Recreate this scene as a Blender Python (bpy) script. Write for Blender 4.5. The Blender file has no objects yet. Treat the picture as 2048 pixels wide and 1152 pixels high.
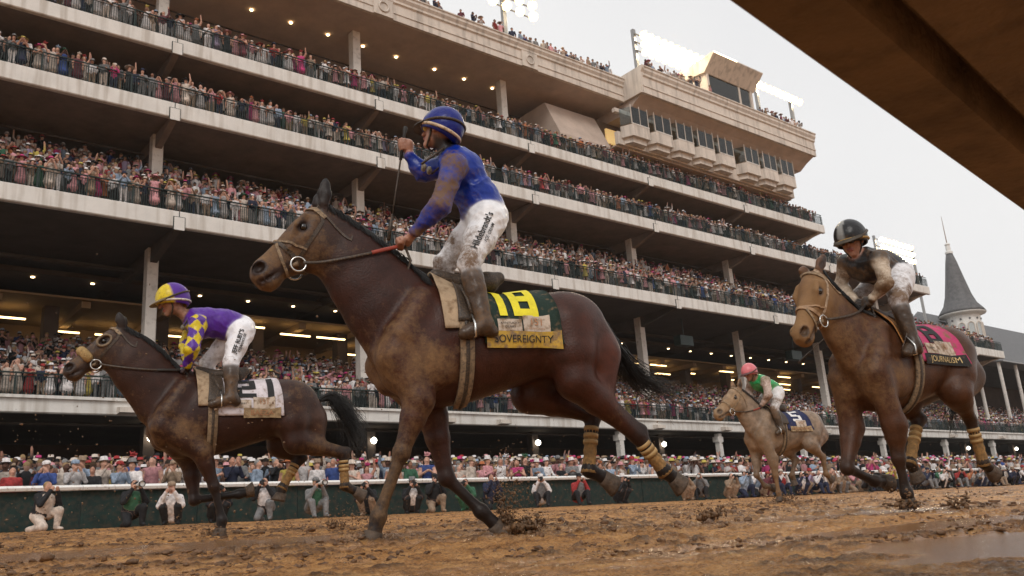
import bpy, math, random
import numpy as np
from mathutils import Vector, Matrix

SC = bpy.context.scene
COL = SC.collection
rng = random.Random(7)
nrg = np.random.default_rng(11)

# ------------------------------------------------------------------ camera
F_PX = 1762.06                       # focal length in pixels of a 2048 px wide picture
YAW, PITCH, ROLL = math.radians(39.8813), math.radians(15.7289), math.radians(-4.1378)
CZ = 0.22                            # camera height
_cy, _sy, _cp, _sp = math.cos(YAW), math.sin(YAW), math.cos(PITCH), math.sin(PITCH)
FW = np.array([_sy*_cp, _cy*_cp, _sp]); _r0 = np.array([_cy, -_sy, 0.0]); _u0 = np.cross(_r0, FW)
_c, _s = math.cos(ROLL), math.sin(ROLL)
RT = _c*_r0 + _s*_u0; UP = -_s*_r0 + _c*_u0
cam = bpy.data.cameras.new('camera'); camo = bpy.data.objects.new('camera', cam); COL.objects.link(camo)
cam.sensor_width = 36.0; cam.lens = F_PX/2048*36.0
cam.clip_start = 0.02; cam.clip_end = 3000
m = Matrix.Identity(4)
for i in range(3):
    m[i][0] = RT[i]; m[i][1] = UP[i]; m[i][2] = -FW[i]
m[2][3] = CZ
camo.matrix_world = m
cam.dof.use_dof = True; cam.dof.focus_distance = 5.9; cam.dof.aperture_fstop = 11.0
SC.camera = camo

# ------------------------------------------------------------------ overcast sky and weak sun
SUN_AZ, SUN_EL = math.radians(222), math.radians(40)     # azimuth from +Y towards +X : behind the camera, to its left
world = bpy.data.worlds.new('World'); SC.world = world; world.use_nodes = True
nt = world.node_tree; nt.nodes.clear()
o_ = nt.nodes.new('ShaderNodeOutputWorld'); bg = nt.nodes.new('ShaderNodeBackground')
sky = nt.nodes.new('ShaderNodeTexSky'); sky.sky_type = 'NISHITA'; sky.sun_disc = False
sky.sun_elevation = SUN_EL; sky.sun_rotation = SUN_AZ
sky.air_density = 1.0; sky.dust_density = 4.0
hs = nt.nodes.new('ShaderNodeHueSaturation'); hs.inputs['Saturation'].default_value = 0.12
mx = nt.nodes.new('ShaderNodeMix'); mx.data_type = 'RGBA'
mx.inputs['Factor'].default_value = 0.93
nz = nt.nodes.new('ShaderNodeTexNoise'); nz.inputs['Scale'].default_value = 1.6; nz.inputs['Detail'].default_value = 4
cr = nt.nodes.new('ShaderNodeValToRGB')
cr.color_ramp.elements[0].position = 0.3; cr.color_ramp.elements[0].color = (8.1, 8.1, 8.2, 1)
cr.color_ramp.elements[1].position = 0.75; cr.color_ramp.elements[1].color = (9.2, 9.1, 8.95, 1)
nt.links.new(nz.outputs['Fac'], cr.inputs['Fac'])
nt.links.new(sky.outputs[0], hs.inputs['Color'])
nt.links.new(hs.outputs[0], mx.inputs['A']); nt.links.new(cr.outputs[0], mx.inputs['B'])
nt.links.new(mx.outputs['Result'], bg.inputs['Color']); bg.inputs['Strength'].default_value = 0.1
nt.links.new(bg.outputs[0], o_.inputs['Surface'])
sun = bpy.data.lights.new('sun', 'SUN'); sun.energy = 1.1; sun.angle = math.radians(20); sun.color = (1.0, 0.95, 0.89)
suno = bpy.data.objects.new('sun', sun); COL.objects.link(suno)
sd = Vector((math.sin(SUN_AZ)*math.cos(SUN_EL), math.cos(SUN_AZ)*math.cos(SUN_EL), math.sin(SUN_EL)))
suno.rotation_euler = sd.to_track_quat('Z', 'Y').to_euler(); suno.location = (0, 0, 60)
SC.view_settings.view_transform = 'Standard'; SC.view_settings.look = 'None'
SC.view_settings.exposure = 0.12; SC.view_settings.gamma = 1.0
try:
    SC.cycles.use_denoising = True; SC.cycles.max_bounces = 6; SC.cycles.diffuse_bounces = 3
    SC.cycles.glossy_bounces = 3; SC.cycles.transmission_bounces = 4; SC.cycles.sample_clamp_indirect = 4.0
    SC.cycles.caustics_reflective = False; SC.cycles.caustics_refractive = False
except Exception:
    pass

# ------------------------------------------------------------------ helpers: points, materials, meshes
def ray(x, y): return FW + (x-1024)/F_PX*RT - (y-576)/F_PX*UP
def at(x, y, Y):                      # point of the vertical plane Y = const that shows at that picture point
    d = ray(x, y); return np.array([0, 0, CZ]) + d*(Y/d[1])
def proj(P):
    P = np.asarray(P, float) - [0, 0, CZ]; z = P@FW
    return 1024+F_PX*(P@RT)/z, 576-F_PX*(P@UP)/z
def gz(x, y):                         # banked track: rises towards the grandstand
    return 0.035 + 0.045*np.clip(y, -6, 25.3) + 0.125*np.clip(y-25.6, 0, 20)

def srgb(r, g, b):
    f = lambda c: (c/255/12.92) if c/255 <= 0.04045 else ((c/255+0.055)/1.055)**2.4
    return (f(r), f(g), f(b))

MATS = {}
def mat(name, col=(0.5, 0.5, 0.5), rough=0.7, var=0.12, scale=6.0, bump=0.0, bscale=40.0, metal=0.0, spec=0.4,
        dirt=None, dirt_amt=0.5, emit=None, estr=1.0, streak=0.0):
    if name in MATS: return MATS[name]
    m = bpy.data.materials.new(name); m.use_nodes = True; MATS[name] = m
    n = m.node_tree.nodes; l = m.node_tree.links; p = n['Principled BSDF']
    p.inputs['Roughness'].default_value = rough; p.inputs['Metallic'].default_value = metal
    p.inputs['Specular IOR Level'].default_value = spec
    tc = n.new('ShaderNodeTexCoord')
    tn = n.new('ShaderNodeTexNoise'); tn.inputs['Scale'].default_value = scale; tn.inputs['Detail'].default_value = 6
    tn.inputs['Roughness'].default_value = 0.65
    l.new(tc.outputs['Object'], tn.inputs['Vector'])
    r = n.new('ShaderNodeValToRGB')
    c0 = [max(0, c*(1-var*1.6)) for c in col]; c1 = [min(1, c*(1+var)) for c in col]
    r.color_ramp.elements[0].position = 0.28; r.color_ramp.elements[1].position = 0.72
    r.color_ramp.elements[0].color = (*c0, 1); r.color_ramp.elements[1].color = (*c1, 1)
    l.new(tn.outputs['Fac'], r.inputs['Fac'])
    src = r.outputs['Color']
    if dirt is not None:
        t2 = n.new('ShaderNodeTexNoise'); t2.inputs['Scale'].default_value = scale*2.3; t2.inputs['Detail'].default_value = 8
        if streak:
            mp = n.new('ShaderNodeMapping'); mp.inputs['Scale'].default_value = (1, 1, streak); l.new(tc.outputs['Object'], mp.inputs['Vector']); l.new(mp.outputs[0], t2.inputs['Vector'])
        else: l.new(tc.outputs['Object'], t2.inputs['Vector'])
        r2 = n.new('ShaderNodeValToRGB'); r2.color_ramp.elements[0].position = 1-dirt_amt-0.1
        r2.color_ramp.elements[1].position = min(1, 1-dirt_amt+0.12)
        l.new(t2.outputs['Fac'], r2.inputs['Fac'])
        mm = n.new('ShaderNodeMix'); mm.data_type = 'RGBA'
        l.new(r2.outputs['Color'], mm.inputs['Factor']); l.new(src, mm.inputs['A']); mm.inputs['B'].default_value = (*dirt, 1)
        src = mm.outputs['Result']
    l.new(src, p.inputs['Base Color'])
    if bump > 0:
        tb = n.new('ShaderNodeTexNoise'); tb.inputs['Scale'].default_value = bscale; tb.inputs['Detail'].default_value = 5
        l.new(tc.outputs['Object'], tb.inputs['Vector'])
        b = n.new('ShaderNodeBump'); b.inputs['Strength'].default_value = bump; b.inputs['Distance'].default_value = 0.02
        l.new(tb.outputs['Fac'], b.inputs['Height']); l.new(b.outputs['Normal'], p.inputs['Normal'])
    if emit is not None:
        p.inputs['Emission Color'].default_value = (*emit, 1); p.inputs['Emission Strength'].default_value = estr
    return m

def glass_mat(name, tint=(0.7, 0.75, 0.75)):
    m = bpy.data.materials.new(name); m.use_nodes = True
    n = m.node_tree.nodes; l = m.node_tree.links; n.remove(n['Principled BSDF'])
    t = n.new('ShaderNodeBsdfTransparent'); t.inputs['Color'].default_value = (*tint, 1)
    g = n.new('ShaderNodeBsdfGlossy'); g.inputs['Roughness'].default_value = 0.03
    fr = n.new('ShaderNodeFresnel'); fr.inputs['IOR'].default_value = 1.5
    mm = n.new('ShaderNodeMixShader'); l.new(fr.outputs[0], mm.inputs[0]); l.new(t.outputs[0], mm.inputs[1]); l.new(g.outputs[0], mm.inputs[2])
    l.new(mm.outputs[0], n['Material Output'].inputs['Surface'])
    return m

def tag(o, label=None, cat=None, group=None, kind=None):
    if label: o['label'] = label
    if cat: o['category'] = cat
    if group: o['group'] = group
    if kind: o['kind'] = kind
    return o
def empty(name, loc=(0, 0, 0)):
    o = bpy.data.objects.new(name, None); o.location = loc; o.empty_display_size = 0.2; COL.objects.link(o); return o
def link_mesh(name, me, material=None, parent=None, smooth=False):
    o = bpy.data.objects.new(name, me); COL.objects.link(o)
    if material is not None and not me.materials: me.materials.append(material)
    if smooth:
        me.polygons.foreach_set('use_smooth', np.ones(len(me.polygons), bool))
    if parent is not None:
        o.parent = parent; o.matrix_parent_inverse = Matrix.Translation(parent.location).inverted()
    return o
def np_mesh(name, V, Q, cols=None, attr='Col'):
    """mesh from a vertex array and a quad (or triangle) index array"""
    V = np.asarray(V, np.float32); Q = np.asarray(Q, np.int32)
    me = bpy.data.meshes.new(name); k = Q.shape[1]
    me.vertices.add(len(V)); me.vertices.foreach_set('co', V.ravel())
    me.loops.add(Q.size); me.loops.foreach_set('vertex_index', Q.ravel())
    me.polygons.add(len(Q)); me.polygons.foreach_set('loop_start', np.arange(0, Q.size, k, dtype=np.int32))
    me.update(calc_edges=True)
    if cols is not None:
        a = me.attributes.new(attr, 'FLOAT_COLOR', 'POINT'); a.data.foreach_set('color', np.asarray(cols, np.float32).ravel())
    me.validate()
    return me

class MB:
    """collects boxes, bars, tubes and lathes; build() links them as ONE mesh object"""
    def __init__(s): s.v = []; s.f = []
    def add(s, vs, fs):
        b = len(s.v); s.v += [tuple(map(float, p)) for p in vs]; s.f += [tuple(b+i for i in f) for f in fs]; return s
    def box(s, x0, x1, y0, y1, z0, z1):
        return s.add([(x0,y0,z0),(x1,y0,z0),(x1,y1,z0),(x0,y1,z0),(x0,y0,z1),(x1,y0,z1),(x1,y1,z1),(x0,y1,z1)],
                     [(0,3,2,1),(4,5,6,7),(0,1,5,4),(1,2,6,5),(2,3,7,6),(3,0,4,7)])
    def prism(s, poly, axis, a, b):
        """extrude a 2-D polygon along an axis ('x': poly is (y,z), 'y': (x,z), 'z': (x,y))"""
        n = len(poly); mk = {'x': lambda p, t: (t, p[0], p[1]), 'y': lambda p, t: (p[0], t, p[1]), 'z': lambda p, t: (p[0], p[1], t)}[axis]
        vs = [mk(p, a) for p in poly]+[mk(p, b) for p in poly]
        fs = [tuple(range(n)), tuple(range(2*n-1, n-1, -1))]+[(i, n+i, n+(i+1) % n, (i+1) % n) for i in range(n)]
        return s.add(vs, fs)
    def tube(s, pts, r, seg=6, caps=True, flat=None):
        """round tube along points; r a number or one per point; flat=(normal vector, factor) squashes the section"""
        P = [np.asarray(p, float) for p in pts]; n = len(P)
        rr = [r]*n if np.isscalar(r) else list(r)
        vs = []; prev = None
        for i in range(n):
            t = P[min(i+1, n-1)]-P[max(i-1, 0)]; t = t/(np.linalg.norm(t)+1e-9)
            if prev is None:
                a = np.array([0, 0, 1.0]) if abs(t[2]) < 0.9 else np.array([1.0, 0, 0])
            else: a = prev
            u = a-t*(a@t); u /= np.linalg.norm(u)+1e-9; w = np.cross(t, u); prev = u
            for k in range(seg):
                th = 2*math.pi*k/seg; d = u*math.cos(th)*rr[i]+w*math.sin(th)*rr[i]
                if flat is not None:
                    nn = np.asarray(flat[0], float); d = d+nn*(d@nn)*(flat[1]-1)
                vs.append(P[i]+d)
        fs = [(i*seg+k, i*seg+(k+1) % seg, (i+1)*seg+(k+1) % seg, (i+1)*seg+k) for i in range(n-1) for k in range(seg)]
        if caps: fs += [tuple(range(seg-1, -1, -1)), tuple(range((n-1)*seg, n*seg))]
        return s.add(vs, fs)
    def lathe(s, prof, c=(0, 0, 0), seg=12, M=None, cap=True):
        """profile of (radius, height) turned about z, placed by matrix M or centre c"""
        vs = []
        for r, z in prof:
            for k in range(seg):
                th = 2*math.pi*k/seg; vs.append(np.array([r*math.cos(th), r*math.sin(th), z]))
        n = len(prof)
        fs = [(i*seg+k, i*seg+(k+1) % seg, (i+1)*seg+(k+1) % seg, (i+1)*seg+k) for i in range(n-1) for k in range(seg)]
        if cap: fs += [tuple(range(seg-1, -1, -1)), tuple(range((n-1)*seg, n*seg))]
        if M is not None: vs = [np.asarray(M[0])@v+np.asarray(M[1]) for v in vs]
        else: vs = [v+np.asarray(c) for v in vs]
        return s.add(vs, fs)
    def mesh(s, name):
        me = bpy.data.meshes.new(name); me.from_pydata(s.v, [], s.f); me.update(); return me
    def build(s, name, material=None, parent=None, smooth=False):
        return link_mesh(name, s.mesh(name), material, parent, smooth)

# value noise for relief that is real geometry
def vnoise(x, y, seed=0):
    xi = np.floor(x).astype(np.int64); yi = np.floor(y).astype(np.int64); fx = x-xi; fy = y-yi
    def h(a, b):
        n = (a*374761393 + b*668265263 + seed*974711) & 0xffffffff
        n = ((n ^ (n >> 13))*1274126177) & 0xffffffff
        return ((n ^ (n >> 16)) & 0xffff)/65535.0
    sx = fx*fx*(3-2*fx); sy = fy*fy*(3-2*fy)
    return (h(xi, yi)*(1-sx)+h(xi+1, yi)*sx)*(1-sy)+(h(xi, yi+1)*(1-sx)+h(xi+1, yi+1)*sx)*sy

# ------------------------------------------------------------------ track
PUDDLES = []          # (x, y, half length, half width, angle)
for (px, py, hl, hw) in ((2020, 1090, 1.0, 0.40), (1880, 1050, 1.0, 0.2), (190, 1106, 2.6, 0.9), (560, 1083, 2.2, 0.6), (1250, 1040, 2.2, 0.3), (1700, 1030, 2.0, 0.25)):
    d = ray(px, py); t = 0.05
    for _ in range(4000):
        p = np.array([0, 0, CZ])+d*t
        if p[2] < gz(p[0], p[1]): break
        t *= 1.004
    PUDDLES.append((p[0], p[1], hl, hw))
_hr = random.Random(12)
HOOF = []
for _ in range(170):
    a_ = math.radians(_hr.uniform(10, 74)); r_ = math.exp(_hr.uniform(math.log(3.2), math.log(14))); HOOF.append((math.sin(a_)*r_, math.cos(a_)*r_, _hr.uniform(0.8, 1.25)))
def relief(X, Y):
    D = np.hypot(X, Y)
    base = gz(X, Y)
    n1 = vnoise(X*0.9, Y*2.2, 1); n2 = vnoise(X*3.1, Y*6.0, 2); n3 = vnoise(X*9.0, Y*13.0, 3); n4 = vnoise(X*27, Y*31, 4); n5 = vnoise(X*60, Y*66, 6)
    rut = vnoise(X*0.35, Y*7.0, 5)
    h = 0.013*(n1-0.5)+0.010*(n2-0.5)+0.013*(n3-0.5)+0.013*(n4-0.5)+0.010*(n5-0.5)+0.012*(rut-0.5)
    big = vnoise(X*0.7+20, Y*1.6+20, 14); clod = np.clip((n3*0.5+n2*0.25+big*0.45-0.62)*4.5, 0, 1)*np.clip((n4-0.25)*2.2, 0, 1)
    n6 = vnoise(X*125, Y*135, 7); h = h+0.018*clod+0.007*(n6-0.5)
    for (hx_, hy_, ha_) in HOOF:                        # hoof prints: pits with a pushed-up rim
        q = ((X-hx_)/(0.085*ha_))**2+((Y-hy_)/(0.07*ha_))**2
        h = h-0.026*np.exp(-q*1.1)+0.008*np.exp(-(np.sqrt(q)-1.65)**2*5)
    near = np.clip((D-0.8)/4.2, 0.12, 1); h = h*near+(0.006*(n6-0.5)+0.006*(n5-0.5))*(1-near)
    wet = np.clip((0.52-n1*0.5-rut*0.35-n2*0.15)*9, 0, 1)*np.clip((0.62-n3)*5, 0, 1)
    for (px, py, hl, hw) in PUDDLES:
        q = ((X-px)/hl)**2+((Y-py)/hw)**2 + 1.5*(n2-0.5)+1.4*(n1-0.5)+0.8*(rut-0.5)
        w = np.clip((1.12-q)/0.25, 0, 1)
        h = h*(1-w)+(0.002+0.0012*(n4-0.5))*w; wet = np.maximum(wet, w)
    h = h*np.where(Y > 25.0, 0.25, 1.0)
    return base+h, wet, clod
az = np.concatenate([np.linspace(6, 76, 640), np.linspace(77.5, 364.5, 60)])*math.pi/180
rad = np.concatenate([[0.05], np.geomspace(0.5, 1.55, 10), np.geomspace(1.6, 42, 400), np.geomspace(46, 900, 18)])
A_, R_ = np.meshgrid(az, rad); GX = np.sin(A_)*R_; GY = np.cos(A_)*R_
GZ, wet, clod = relief(GX, GY)
V = np.stack([GX, GY, GZ], -1).reshape(-1, 3); na, nr = len(az), len(rad)
I = np.arange(na*nr).reshape(nr, na); I2 = np.roll(I, -1, 1)
Q = np.stack([I[:-1], I2[:-1], I2[1:], I[1:]], -1).reshape(-1, 4)[:, ::-1]
gcol = np.stack([wet, clod, np.clip((GY-25.2)*2, 0, 1), np.ones_like(wet)], -1).reshape(-1, 4)
me = np_mesh('ground', V, Q, gcol)
gm = bpy.data.materials.new('wet_track_mud'); gm.use_nodes = True
n = gm.node_tree.nodes; l = gm.node_tree.links; p = n['Principled BSDF']
atn = n.new('ShaderNodeAttribute'); atn.attribute_name = 'Col'
sep = n.new('ShaderNodeSeparateColor'); l.new(atn.outputs['Color'], sep.inputs[0])
tc = n.new('ShaderNodeTexCoord')
t1 = n.new('ShaderNodeTexNoise'); t1.inputs['Scale'].default_value = 7; t1.inputs['Detail'].default_value = 10; t1.inputs['Roughness'].default_value = 0.7
l.new(tc.outputs['Object'], t1.inputs['Vector'])
t1b = n.new('ShaderNodeTexNoise'); t1b.inputs['Scale'].default_value = 95; t1b.inputs['Detail'].default_value = 8; t1b.inputs['Roughness'].default_value = 0.75
l.new(tc.outputs['Object'], t1b.inputs['Vector'])
mxn = n.new('ShaderNodeMath'); mxn.operation = 'MULTIPLY_ADD'; l.new(t1b.outputs['Fac'], mxn.inputs[0]); mxn.inputs[1].default_value = 1.05
sbn = n.new('ShaderNodeMath'); sbn.operation = 'SUBTRACT'; l.new(t1.outputs['Fac'], sbn.inputs[0]); sbn.inputs[1].default_value = 0.525; l.new(sbn.outputs[0], mxn.inputs[2])
r1 = n.new('ShaderNodeValToRGB'); e = r1.color_ramp.elements
e[0].position = 0.30; e[0].color = (0.16, 0.066, 0.021, 1); e[1].position = 0.72; e[1].color = (0.82, 0.46, 0.18, 1)
e.new(0.5).color = (0.54, 0.255, 0.088, 1)
l.new(mxn.outputs[0], r1.inputs['Fac'])
mc = n.new('ShaderNodeMix'); mc.data_type = 'RGBA'; l.new(sep.outputs[1], mc.inputs['Factor']); l.new(r1.outputs[0], mc.inputs['A']); mc.inputs['B'].default_value = (0.12, 0.056, 0.022, 1)
mw = n.new('ShaderNodeMix'); mw.data_type = 'RGBA'; l.new(sep.outputs[0], mw.inputs['Factor']); l.new(mc.outputs['Result'], mw.inputs['A']); mw.inputs['B'].default_value = (0.26, 0.13, 0.055, 1)
ma = n.new('ShaderNodeMix'); ma.data_type = 'RGBA'; l.new(sep.outputs[2], ma.inputs['Factor']); l.new(mw.outputs['Result'], ma.inputs['A']); ma.inputs['B'].default_value = (0.10, 0.09, 0.085, 1)
l.new(ma.outputs['Result'], p.inputs['Base Color'])
t3 = n.new('ShaderNodeTexNoise'); t3.inputs['Scale'].default_value = 26; t3.inputs['Detail'].default_value = 9; t3.inputs['Roughness'].default_value = 0.7
l.new(tc.outputs['Object'], t3.inputs['Vector'])
mr = n.new('ShaderNodeMapRange'); mr.inputs[1].default_value = 0.36; mr.inputs[2].default_value = 0.58; mr.inputs[3].default_value = 0.10; mr.inputs[4].default_value = 0.60
l.new(t3.outputs['Fac'], mr.inputs[0])
mrr = n.new('ShaderNodeMix'); mrr.data_type = 'FLOAT'; l.new(sep.outputs[0], mrr.inputs['Factor']); l.new(mr.outputs[0], mrr.inputs['A']); mrr.inputs['B'].default_value = 0.13
l.new(mrr.outputs['Result'], p.inputs['Roughness']); spm = n.new('ShaderNodeMapRange'); spm.inputs[1].default_value = 0.36; spm.inputs[2].default_value = 0.55; spm.inputs[3].default_value = 0.55; spm.inputs[4].default_value = 0.12; l.new(t3.outputs['Fac'], spm.inputs[0])
spx = n.new('ShaderNodeMix'); spx.data_type = 'FLOAT'; l.new(sep.outputs[0], spx.inputs['Factor']); l.new(spm.outputs[0], spx.inputs['A']); spx.inputs['B'].default_value = 0.6; l.new(spx.outputs['Result'], p.inputs['Specular IOR Level'])
t4 = n.new('ShaderNodeTexNoise'); t4.inputs['Scale'].default_value = 34; t4.inputs['Detail'].default_value = 12; t4.inputs['Roughness'].default_value = 0.78
l.new(tc.outputs['Object'], t4.inputs['Vector'])
mi = n.new('ShaderNodeMath'); mi.operation = 'MULTIPLY_ADD'; l.new(sep.outputs[0], mi.inputs[0]); mi.inputs[1].default_value = -0.80; mi.inputs[2].default_value = 1.0
b = n.new('ShaderNodeBump'); b.inputs['Distance'].default_value = 0.035; l.new(mi.outputs[0], b.inputs['Strength'])
l.new(t4.outputs['Fac'], b.inputs['Height']); l.new(b.outputs['Normal'], p.inputs['Normal'])
ground = link_mesh('ground', me, gm, smooth=True); tag(ground, kind='structure')

# ------------------------------------------------------------------ grandstand
M_FASCIA = mat('painted_concrete', (0.70, 0.675, 0.635), 0.75, 0.07, 1.3, 0.15, 20, dirt=(0.50, 0.46, 0.41), dirt_amt=0.42, streak=0.10)
M_CORN = mat('cornice_stucco', (0.64, 0.57, 0.50), 0.8, 0.09, 1.1, 0.15, 20, dirt=(0.40, 0.355, 0.31), dirt_amt=0.42, streak=0.12)
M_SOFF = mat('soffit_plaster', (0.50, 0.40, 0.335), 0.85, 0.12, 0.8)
M_SOFFD = mat('shaded_soffit', (0.075, 0.058, 0.046), 0.9, 0.2, 0.8)  # shade under the lower decks is put into this darker colour
M_COLM = mat('column_paint', (0.62, 0.585, 0.54), 0.6, 0.06, 1.5, dirt=(0.35, 0.32, 0.29), dirt_amt=0.35)
M_STEEL = mat('dark_green_steel', (0.012, 0.026, 0.023), 0.45, 0.2, 5)
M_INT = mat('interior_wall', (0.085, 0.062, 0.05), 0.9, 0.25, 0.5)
M_WARMW = mat('concourse_wall', (0.30, 0.215, 0.125), 0.85, 0.12, 0.6)
M_STEP = mat('seating_concrete', (0.10, 0.085, 0.075), 0.9, 0.15, 1.5)
M_TUBE = mat('fluorescent_tube', (1, 0.9, 0.7), 0.5, 0, emit=(1.0, 0.66, 0.28), estr=5.0)
M_DOWN = mat('downlight_lens', (1, 0.9, 0.7), 0.5, 0, emit=(1.0, 0.70, 0.36), estr=9.0)
M_GLOBE = mat('globe_lamp', (1, 1, 0.95), 0.5, 0, emit=(1.0, 0.93, 0.76), estr=9.0)
M_FLOOD = mat('floodlight_lens', (1, 1, 0.95), 0.5, 0, emit=(1.0, 0.80, 0.50), estr=130.0)
M_GLOW = mat('lamp_glow_ring', (0.9, 0.8, 0.6), 0.4, 0, emit=(1.0, 0.66, 0.26), estr=1.6)  # emissive ring added round the floodlight lenses to imitate their warm halo
M_METAL = mat('grey_metal', (0.30, 0.30, 0.30), 0.45, 0.1, 6, metal=0.6)
M_GLASS = glass_mat('window_glass')

stand = empty('grandstand', (40, 44, 1.15))
tag(stand, 'long cream multi-level racecourse grandstand with packed balconies behind the track', 'grandstand')
X0, BACK = -14.0, 62.0
PITCHX, XM = 12.75, 1.3                         # column bays
LEV = {'A': (44.0, 27.95, 27.11, 77.9), 'B': (44.0, 24.01, 23.12, 97.9), 'C': (42.7, 17.30, 16.43, 110.8), 'D': (44.0, 7.80, 7.05, 205.0)}
joints = [XM+PITCHX*k for k in range(-1, 17)]
def panel_mesh(x0, x1, y, z0, z1):
    mb = MB(); t = 0.28
    mb.prism([(y, z0+0.05), (y+0.05, z0), (y+t, z0), (y+t, z1), (y+0.03, z1), (y, z1-0.03)], 'x', x0, x1)
    return mb
for L, (py, zt, zb, xe) in LEV.items():
    xs = [X0]+[j for j in joints if X0+2 < j < xe-1]+[xe]
    for a, b_ in zip(xs[:-1], xs[1:]):
        panel_mesh(a+0.012, b_-0.012, py, zb, zt).build('fascia_panel', M_FASCIA, stand)
    if L != 'D':
        for j in xs[1:-1]:
            jp = MB().box(j-0.26, j+0.26, py-0.07, py-0.04, zb-0.16, zb+0.52).build('joint_plate', M_FASCIA, stand); MB().box(j-0.30, j+0.30, py-0.038, py-0.004, zb-0.10, zb+0.56).box(j-0.02, j+0.02, py-0.012, py-0.004, zb+0.57, zt).build('joint_gasket', M_STEEL, jp)
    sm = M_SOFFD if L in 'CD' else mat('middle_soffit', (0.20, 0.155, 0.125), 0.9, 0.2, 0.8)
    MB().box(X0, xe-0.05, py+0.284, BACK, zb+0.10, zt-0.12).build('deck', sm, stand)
    # end bracket: curved underside at the open end
    if L != 'D':
        ed = [(py+0.3, zb+0.09)]+[(py+0.3+5.5*t, zb+0.09-2.2*t**1.7) for t in (0.2, 0.4, 0.6, 0.8, 1.0)]+[(BACK, zb-2.1), (BACK, zb+0.09)]
        MB().prism(ed, 'x', xe-0.6, xe-0.1).build('end_bracket', M_CORN, stand)
    # haunched beams at every bay
    for j in xs[1:-1]:
        if L == 'D': continue
        MB().prism([(py+0.29, zb+0.09), (py+0.29, zb-0.12), (46.5, zb-0.75), (52, zb-0.55), (BACK, zb-0.4), (BACK, zb+0.09)], 'x', j-0.17, j+0.17).build('haunch_beam', sm, stand)
    # balustrade
    yb = py+0.12; h = 1.07
    mb = MB(); mb.tube([(X0, yb, zt+h), (xe-0.05, yb, zt+h)], 0.042, 6); mb.build('handrail', M_STEEL, stand)
    mb = MB(); mb.tube([(X0, yb, zt+h-0.16), (xe-0.05, yb, zt+h-0.16)], 0.022, 4); mb.tube([(X0, yb, zt+0.09), (xe-0.05, yb, zt+0.09)], 0.014, 4); mb.build('lower_rail', M_STEEL, stand)
    mb = MB(); x = X0
    while x < min(xe, 118):
        mb.box(x-0.013, x+0.013, yb-0.013, yb+0.013, zt+0.09, zt+h-0.16); x += 0.115
    o = mb.build('balusters', M_STEEL, stand); tag(o, kind='stuff')
    x = X0+0.3; pm = MB().box(-0.028, 0.028, -0.028, 0.028, 0.0, h).mesh('rail_post'); pm.materials.append(M_STEEL)
    while x < xe:
        o = link_mesh('rail_post', pm, None, stand); o.location = (x, yb, zt-0.002); x += 2.125
# service pipes and cable trays under the decks
for (y_, z_, xe_, r_) in ((48.6, 22.75, 96, 0.07), (51.0, 22.85, 96, 0.05), (48.9, 26.8, 96, 0.06), (49.5, 16.05, 108, 0.09), (50.3, 16.15, 108, 0.05), (50.5, 33.85, 50, 0.06), (46.0, 6.85, 150, 0.07)):
    MB().tube([(X0, y_, z_), (xe_, y_, z_)], r_, 6).build('soffit_pipe', M_SOFFD, stand)
# back walls
MB().box(X0, 77.6, 55.0, 55.3, 28.0, 34.05).build('back_wall', M_SOFF, stand)
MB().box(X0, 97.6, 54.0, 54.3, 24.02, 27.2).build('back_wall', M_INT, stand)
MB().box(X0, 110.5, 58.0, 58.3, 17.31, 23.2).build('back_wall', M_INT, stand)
# columns
cols_spec = []
for j in joints:
    for (lo, hi, L) in ((27.8, 34.08, 'A'), (23.9, 27.2, 'B'), (17.2, 23.2, 'C'), (7.7, 16.5, 'D')):
        xe = {'A': 48, 'B': 95, 'C': 97, 'D': 110}[L]
        if j > xe or j < X0: continue
        if L == 'B': continue
        cols_spec.append((j, lo, hi))
for (j, lo, hi) in cols_spec:
    mb = MB(); w = 0.30
    mb.prism([(j-w, 46.6), (j+w*0.8, 46.6), (j+w, 46.66), (j+w, 47.2), (j-w, 47.2)], 'z', lo, hi); mb.build('column', M_COLM, stand)
# D level: seating tiers, concourse behind, its lights
def tiers(name, y0, z0, n, dy, dz, x0, x1, material):
    poly = [(y0, z0-0.02)]
    for i in range(n): poly += [(y0+i*dy, z0+(i+1)*dz), (y0+(i+1)*dy, z0+(i+1)*dz)]
    poly += [(y0+n*dy, z0-0.02)]
    return MB().prism(poly, 'x', x0, x1).build(name, material, stand)
tiers('seating_tiers', 45.0, 7.69, 10, 0.92, 0.36, X0, 203, M_STEP)
tiers('seating_tiers', 43.75, 17.20, 6, 0.85, 0.58, X0, 110, M_STEP)
MB().box(X0, 203, 54.35, 62, 10.2, 10.55).build('concourse_floor', M_STEP, stand)
MB().box(X0, 203, 61.5, 61.8, 10.56, 16.5).build('concourse_wall', M_WARMW, stand)
MB().box(X0, 110.5, 54.0, 61.45, 15.30, 15.42).build('concourse_ceiling', M_WARMW, stand)
for k in range(26):                                        # dropped ceiling bulkheads
    x = -6+k*4.6
    MB().box(x, x+0.5, 54.3, 61.3, 14.9, 15.29).build('ceiling_beam', M_WARMW, stand)
tm = MB().box(-1.1, 1.1, -0.06, 0.06, 0, 0.09).mesh('tube_light'); tm.materials.append(M_TUBE)
for k in range(34):
    x = -4+k*3.35+rng.uniform(-0.6, 0.6)
    o = link_mesh('tube_light', tm, None, stand); o.location = (x, rng.choice((55.0, 57.0, 59.4)), 14.55+rng.choice((0, 0, 0.3)))
dm = MB().lathe([(0.02, -0.05), (0.10, -0.04), (0.11, 0.0)], seg=10).mesh('downlight'); dm.materials.append(M_DOWN)
for k in range(30):
    o = link_mesh('downlight', dm, None, stand); o.location = (-3+k*3.1, 52.5, 15.9)
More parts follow.
